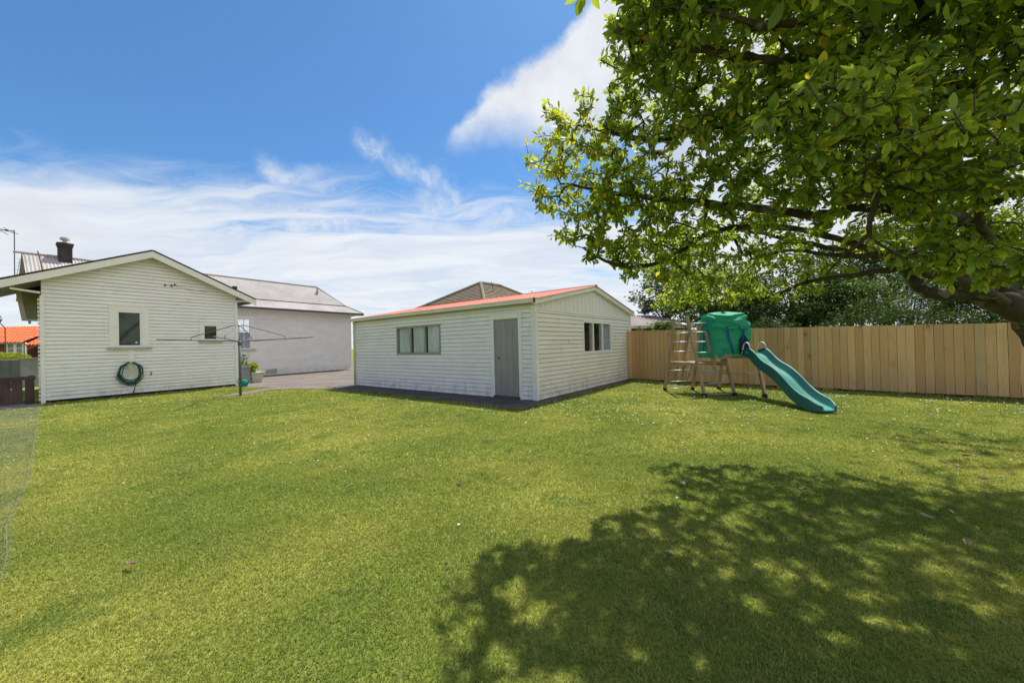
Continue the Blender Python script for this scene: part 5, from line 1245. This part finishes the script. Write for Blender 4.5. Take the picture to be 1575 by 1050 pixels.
# clover-like broad leaves near the camera are part of the sward
dx, dy = sample_ring(2.0, 15, 32)
dens = np.clip(vnoise(dx, dy, 1.1, .9)*.9 + .25, 0, 1)
near = np.exp(-((( (dx-FL.x)*fn.x + (dy-FL.y)*fn.y) )/2.6)**2)
gd = np.abs((dx-GC.x)*nf_.x + (dy-GC.y)*nf_.y); gd2 = np.abs((dx-HA.x)*hn.x + (dy-HA.y)*hn.y)
prob = (.14 + .95*near + .55*np.exp(-(gd/1.6)**2) + .6*np.exp(-(gd2/1.4)**2))*(.25+dens)*np.clip((dy-3.0)/4.0, .05, 1.2)
k = rng.random(len(dx)) < prob*1.3
dx, dy = dx[k], dy[k]; n = len(dx); print('daisies', n)
hz_ = rng.uniform(.03, .05, n); rr_ = rng.uniform(.006, .0105, n)*np.where(dy > 6, 1.3, 1.0); V8 = []
for j in range(6): a = 2*np.pi*j/6; V8.append(np.stack([dx+np.cos(a)*rr_, dy+np.sin(a)*rr_, hz_+rng.uniform(-.003, .003, n)], 1))
V8.append(np.stack([dx, dy, hz_-.004], 1)); vv = np.stack(V8, 1).reshape(-1, 3); o = np.arange(n)[:, None]*7
lp_ = np.concatenate([o + np.array((6, j, (j+1) % 6))[None] for j in range(6)], 1).ravel()
dz = np_mesh('daisies', MAT['daisy'], vv.astype(np.float32), lp_, np.full(6*n, 3)); tag(dz, 'tiny white daisies scattered through the lawn, thickest by fence and walls', 'flowers', kind='stuff')

fall = [(1050, 745, 1), (1473, 718, 1), (1486, 702, 0), (1500, 703, 1), (1385, 722, 1), (1346, 798, 1), (1425, 796, 1), (1208, 834, 0), (1248, 797, 0), (1027, 855, 0), (1513, 738, 0), (1540, 735, 1), (1520, 768, 0), (1572, 708, 1), (1090, 786, 2), (1236, 754, 0), (960, 765, 2), (327, 690, 2), (540, 748, 1), (1452, 712, 0), (1462, 790, 0), (1503, 815, 2), (1488, 838, 1), (202, 868, 0), (1432, 640, 1), (705, 748, 0)]
labs = ['curled brown dry leaf', 'pale straw coloured dry leaf', 'small yellow fallen leaf']
mats = [MAT['dryleaf'], MAT['dryleaf_pale'], simple('yellow_leaf', (.62, .45, .03), .6)]
where = {}
for i, (px, py, kd) in enumerate(fall):
    p = G(px, py, .035); lR = random.Random(i); b = MB(); L = (.075 if kd < 2 else .055)*lR.uniform(.8, 1.25); W = L*.42; a = lR.uniform(0, 6.28)
    rows = []
    for q, w in ((0, .03), (.2, .7), (.5, 1), (.8, .65), (1, .02)):
        rows.append([V(((q-.5)*L, sx*W*w/2, .004 + .022*abs(sx)*w*lR.uniform(.5, 1.3) + .015*(q-.5)**2*4)) for sx in (-1, 0, 1)])
    rot = Matrix.Rotation(a, 4, 'Z')
    for r0, r1 in zip(rows[:-1], rows[1:]):
        for j in (0, 1): b.poly([rot @ r0[j] + p, rot @ r1[j] + p, rot @ r1[j+1] + p, rot @ r0[j+1] + p])
    ob = b.build('fallen_leaf', mats[kd], at=p, smooth=True)
    side = 'in the shade under the tree' if (py > 745 and px > 880) else ('on the sunlit lawn at right' if px > 880 else 'alone on the sunlit lawn at left')
    tag(ob, f'{labs[kd]} lying {side}', 'leaf', f'{labs[kd].split()[-3]} fallen leaves {side}' if kd != 2 else f'yellow fallen leaves {side}')
# bare yellowish patch marks stay in the lawn material

# wire netting lying at the left edge
ne = MB(); nv = {}
edge_pts = [G(60, 629), G(57, 650), G(50, 700), G(40, 745), G(22, 785), G(9, 815), G(11, 865), G(2, 905)]
def edge_x(y):
    for a, b in zip(edge_pts[:-1], edge_pts[1:]):
        if b.y <= y <= a.y: t = (a.y-y)/(a.y-b.y); return a.x + (b.x-a.x)*t
    return None
cw_, ch_ = .085, .075; segs = []
def hexpt(i, j, k): return None
y = edge_pts[-1].y; j = 0; wirev = []; wiref = []
def wz(x, y): return .050 + .016*math.sin(x*3.1+y*2) + .010*math.sin(x*7-y*5)
def seg(a, b, r=.0012):
    ax, ay = a; bx, by = b; dxy = V((bx-ax, by-ay, 0)); pn = V((-dxy.y, dxy.x, 0)).normalized()*r; i = len(wirev)
    za_, zb_ = wz(ax, ay), wz(bx, by)
    for (x_, y_, z_) in ((ax, ay, za_), (bx, by, zb_)):
        wirev.extend([(x_+pn.x, y_+pn.y, z_), (x_-pn.x, y_-pn.y, z_), (x_, y_, z_+r*1.7)])
    wiref.extend([(i, i+1, i+4, i+3), (i+1, i+2, i+5, i+4), (i+2, i, i+3, i+5)])
row = 0
while y < edge_pts[0].y:
    ex = edge_x(y); 
    if ex is None: break
    xl = -1.42*y - .35; x = ex - (row % 2)*cw_/2; hw = cw_*.5
    r = .0011 if y < 5 else .0012
    while x > xl:
        seg((x, y), (x-hw, y+ch_*.5), r); seg((x, y), (x+hw if x+hw < ex+.01 else x, y+ch_*.5), r); seg((x-hw, y+ch_*.5), (x-hw, y+ch_), r)
        x -= cw_
    y += ch_; row += 1
wn = MB(); wn.v = wirev; wn.f = wiref
sel = [(p.x, p.y, wz(p.x, p.y)) for p in edge_pts]
wn.tube([V(p) for p in sel], .0014, 5); 
tag(wn.build('wire_netting', MAT['wire'], at=G(20, 700)), 'grey hexagonal wire netting lying on the grass at the left edge', 'netting')

# ------------------------------------------------------------------ world, sun
w = bpy.data.worlds.new('World'); SC.world = w; w.use_nodes = True; nt = NT(w.node_tree); nt.n.clear()
SUN_EL = 64.0; SUN_AZ = V((.38, .925, 0)).normalized()
out = nt.node('ShaderNodeOutputWorld'); bg = nt.node('ShaderNodeBackground'); bg.inputs[1].default_value = .135
sky = nt.node('ShaderNodeTexSky'); sky.sky_type = 'NISHITA'; sky.sun_disc = False; sky.sun_elevation = rad(SUN_EL)
sky.sun_rotation = math.atan2(SUN_AZ.x, SUN_AZ.y); sky.air_density = 1.0; sky.dust_density = .4; sky.ozone_density = 2.5; sky.altitude = 50
tc = nt.node('ShaderNodeTexCoord'); dirv = nt.vmath('NORMALIZE', tc.outputs['Generated'])
sep = nt.node('ShaderNodeSeparateXYZ'); nt.l.new(dirv, sep.inputs[0]); dz_ = sep.outputs[2]
# plane coordinates of a cloud layer overhead
den = nt.math('ADD', nt.math('MAXIMUM', dz_, 0.0), .12)
cmb = nt.node('ShaderNodeCombineXYZ'); nt.put(cmb.inputs[0], nt.math('DIVIDE', sep.outputs[0], den)); nt.put(cmb.inputs[1], nt.math('DIVIDE', sep.outputs[1], den)); pc = cmb.outputs[0]
warp = nt.noise(pc, .55, 4, .6, out=1); pcw = nt.vmath('ADD', pc, nt.vmath('MULTIPLY', nt.vmath('SUBTRACT', warp, (.5, .5, .5)), (1.3, 1.3, 0)))
str_ = nt.noise(nt.mapping(pcw, (.35, 1.1, 1), (0, 0, rad(-28)), (3.1, 1.4, 0)), 1.25, 8, .6, .5)
fine = nt.noise(nt.mapping(pcw, (.6, 2.4, 1), (0, 0, rad(-35))), 2.6, 7, .62, .3)
nsum = nt.math('MULTIPLY_ADD', fine, .35, nt.math('MULTIPLY', str_, .75))
lowband = nt.math('SUBTRACT', 1.0, nt.smooth(dz_, .20, .44))
cirr = nt.smooth(nt.math('ADD', nsum, nt.math('MULTIPLY', lowband, .34)), .60, .84)
cirr = nt.math('MULTIPLY', cirr, nt.math('SUBTRACT', 1.0, nt.math('MULTIPLY', nt.smooth(dz_, .36, .50), 1.0)))
wisps = [ ]
def band(p1, p2, width, amp, seed):      # a soft streak along the great circle between two directions
    a = ray(*p1).normalized(); b = ray(*p2).normalized(); n_ = a.cross(b).normalized(); mid_ = (a+b).normalized(); t_ = n_.cross(mid_).normalized()
    half = math.acos(max(-1, min(1, a.dot(b))))/2
    dwp = nt.noise(nt.vmath('ADD', dirv, (seed, 0., 0.)), 4.0, 6, .62, out=1); dd_ = nt.vmath('ADD', dirv, nt.vmath('MULTIPLY', nt.vmath('SUBTRACT', dwp, (.5, .5, .5)), (.22, .22, .16)))
    ac = nt.math('ABSOLUTE', nt.vmath('DOT_PRODUCT', dd_, tuple(n_))); al = nt.math('ABSOLUTE', nt.vmath('DOT_PRODUCT', dd_, tuple(t_)))
    k1 = nt.math('SUBTRACT', 1.0, nt.smooth(ac, 0.0, width)); k2 = nt.math('SUBTRACT', 1.0, nt.smooth(al, math.sin(half)*.7, math.sin(half)*1.15))
    front = nt.smooth(nt.vmath('DOT_PRODUCT', dirv, tuple(mid_)), .3, .6)
    tex = nt.smooth(nt.noise(nt.vmath('ADD', dd_, (seed*2, 1., 0.)), 9, 7, .65, .6), .28, .62)
    return nt.math('MULTIPLY', nt.math('MULTIPLY', nt.math('MULTIPLY', k1, k2), nt.math('MULTIPLY', tex, amp)), front)
hazew = nt.math('SUBTRACT', 1.0, nt.smooth(dz_, -.02, .24))
tot = nt.math('MAXIMUM', cirr, nt.math('MULTIPLY', hazew, nt.math('MULTIPLY_ADD', nt.smooth(nt.math('MULTIPLY_ADD', fine, .5, nt.math('MULTIPLY', str_, .5)), .38, .56), .50, .34)))
for bnd in (((540, 215), (700, 275), .035, .75, 1.0), ((700, 275), (640, 320), .05, .7, 2.2), ((400, 250), (560, 300), .05, .7, 3.7), ((-60, 340), (420, 300), .075, .8, 5.1), ((180, 320), (640, 345), .085, .85, 8.3), ((600, 350), (880, 340), .06, .8, 9.9)):
    tot = nt.math('MAXIMUM', tot, band(*bnd))
# big cumulus on the right: bounded by two great circles, ragged edge
def side_of(p1, p2, inside, soft, rag, seed, sc=5.0):
    a = ray(*p1).normalized(); b = ray(*p2).normalized(); n_ = a.cross(b).normalized()
    if n_.dot(ray(*inside)) < 0: n_ = -n_
    nz = nt.noise(nt.vmath('ADD', dirv, (seed, seed, 0.)), sc, 8, .58)
    x = nt.math('ADD', nt.vmath('DOT_PRODUCT', dirv, tuple(n_)), nt.math('MULTIPLY', nt.math('SUBTRACT', nz, .5), rag))
    return nt.smooth(x, -soft*.2, soft)
cum = nt.math('MULTIPLY', side_of((690, 190), (890, 0), (1000, 200), .030, .17, 4.0), side_of((700, 222), (860, 228), (900, 80), .09, .16, 7.0))
cum = nt.math('MULTIPLY', cum, side_of((680, 240), (670, 100), (900, 100), .05, .08, 2.0))
cum = nt.math('MAXIMUM', cum, nt.math('MULTIPLY', side_of((940, 240), (930, 40), (1200, 200), .22, .12, 11.0), .92))
lowc = nt.math('MULTIPLY', nt.smooth(nt.noise(nt.mapping(dirv, (1, 1, 1.6)), 6.0, 7, .6), .47, .60), nt.math('SUBTRACT', 1.0, nt.smooth(nt.math('ABSOLUTE', nt.math('SUBTRACT', dz_, .17)), .03, .16)))
lowc = nt.math('MULTIPLY', lowc, nt.math('SUBTRACT', 1.0, nt.smooth(sep.outputs[0], -.70, -.52)))
lowc2 = nt.math('MULTIPLY', nt.smooth(nt.noise(nt.mapping(dirv, (1, 1, 1.8)), 11.0, 7, .6), .46, .56), nt.math('SUBTRACT', 1.0, nt.smooth(nt.math('ABSOLUTE', nt.math('SUBTRACT', dz_, .08)), .015, .06)))
skyc = nt.mix(1.0, sky.outputs[0], (.325, .525, .655), 'MULTIPLY')
cshade = nt.ramp(nt.noise(dirv, 3.2, 6, .6), [(.3, (2.75, 2.95, 3.3)), (.65, (4.25, 4.35, 4.45))])
circ = nt.ramp(nt.noise(nt.mapping(pcw, (.5, 1.8, 1), (0, 0, rad(-30))), 1.6, 7, .6, .4), [(.36, (3.15, 3.45, 3.9)), (.62, (4.0, 4.12, 4.25))])
col = nt.mix(nt.math('MULTIPLY', tot, .93), skyc, circ)
cu_all = nt.math('MAXIMUM', cum, nt.math('MAXIMUM', nt.math('MULTIPLY', lowc, .8), nt.math('MULTIPLY', lowc2, .75)))
col = nt.mix(nt.math('MULTIPLY', cu_all, .96), col, cshade)
nt.l.new(col, bg.inputs[0]); nt.l.new(bg.outputs[0], out.inputs[0])

sl = bpy.data.lights.new('sun', 'SUN'); sl.energy = 4.0; sl.angle = rad(.8); sl.color = (1, .95, .87)
so = bpy.data.objects.new('sun', sl); COL.objects.link(so)
dv = SUN_AZ*math.cos(rad(SUN_EL)) + Z*math.sin(rad(SUN_EL)); so.rotation_euler = dv.to_track_quat('Z', 'Y').to_euler(); so.location = (0, 0, 20)
vs = SC.view_settings; vs.view_transform = 'Standard'; vs.look = 'None'; vs.gamma = 1; vs.use_curve_mapping = False; vs.exposure = .74
SC.cycles.max_bounces = 6; SC.cycles.diffuse_bounces = 3; SC.cycles.transmission_bounces = 4; SC.cycles.glossy_bounces = 2; SC.cycles.transparent_max_bounces = 12; SC.cycles.use_denoising = True; SC.cycles.sample_clamp_direct = 6; SC.cycles.sample_clamp_indirect = 4
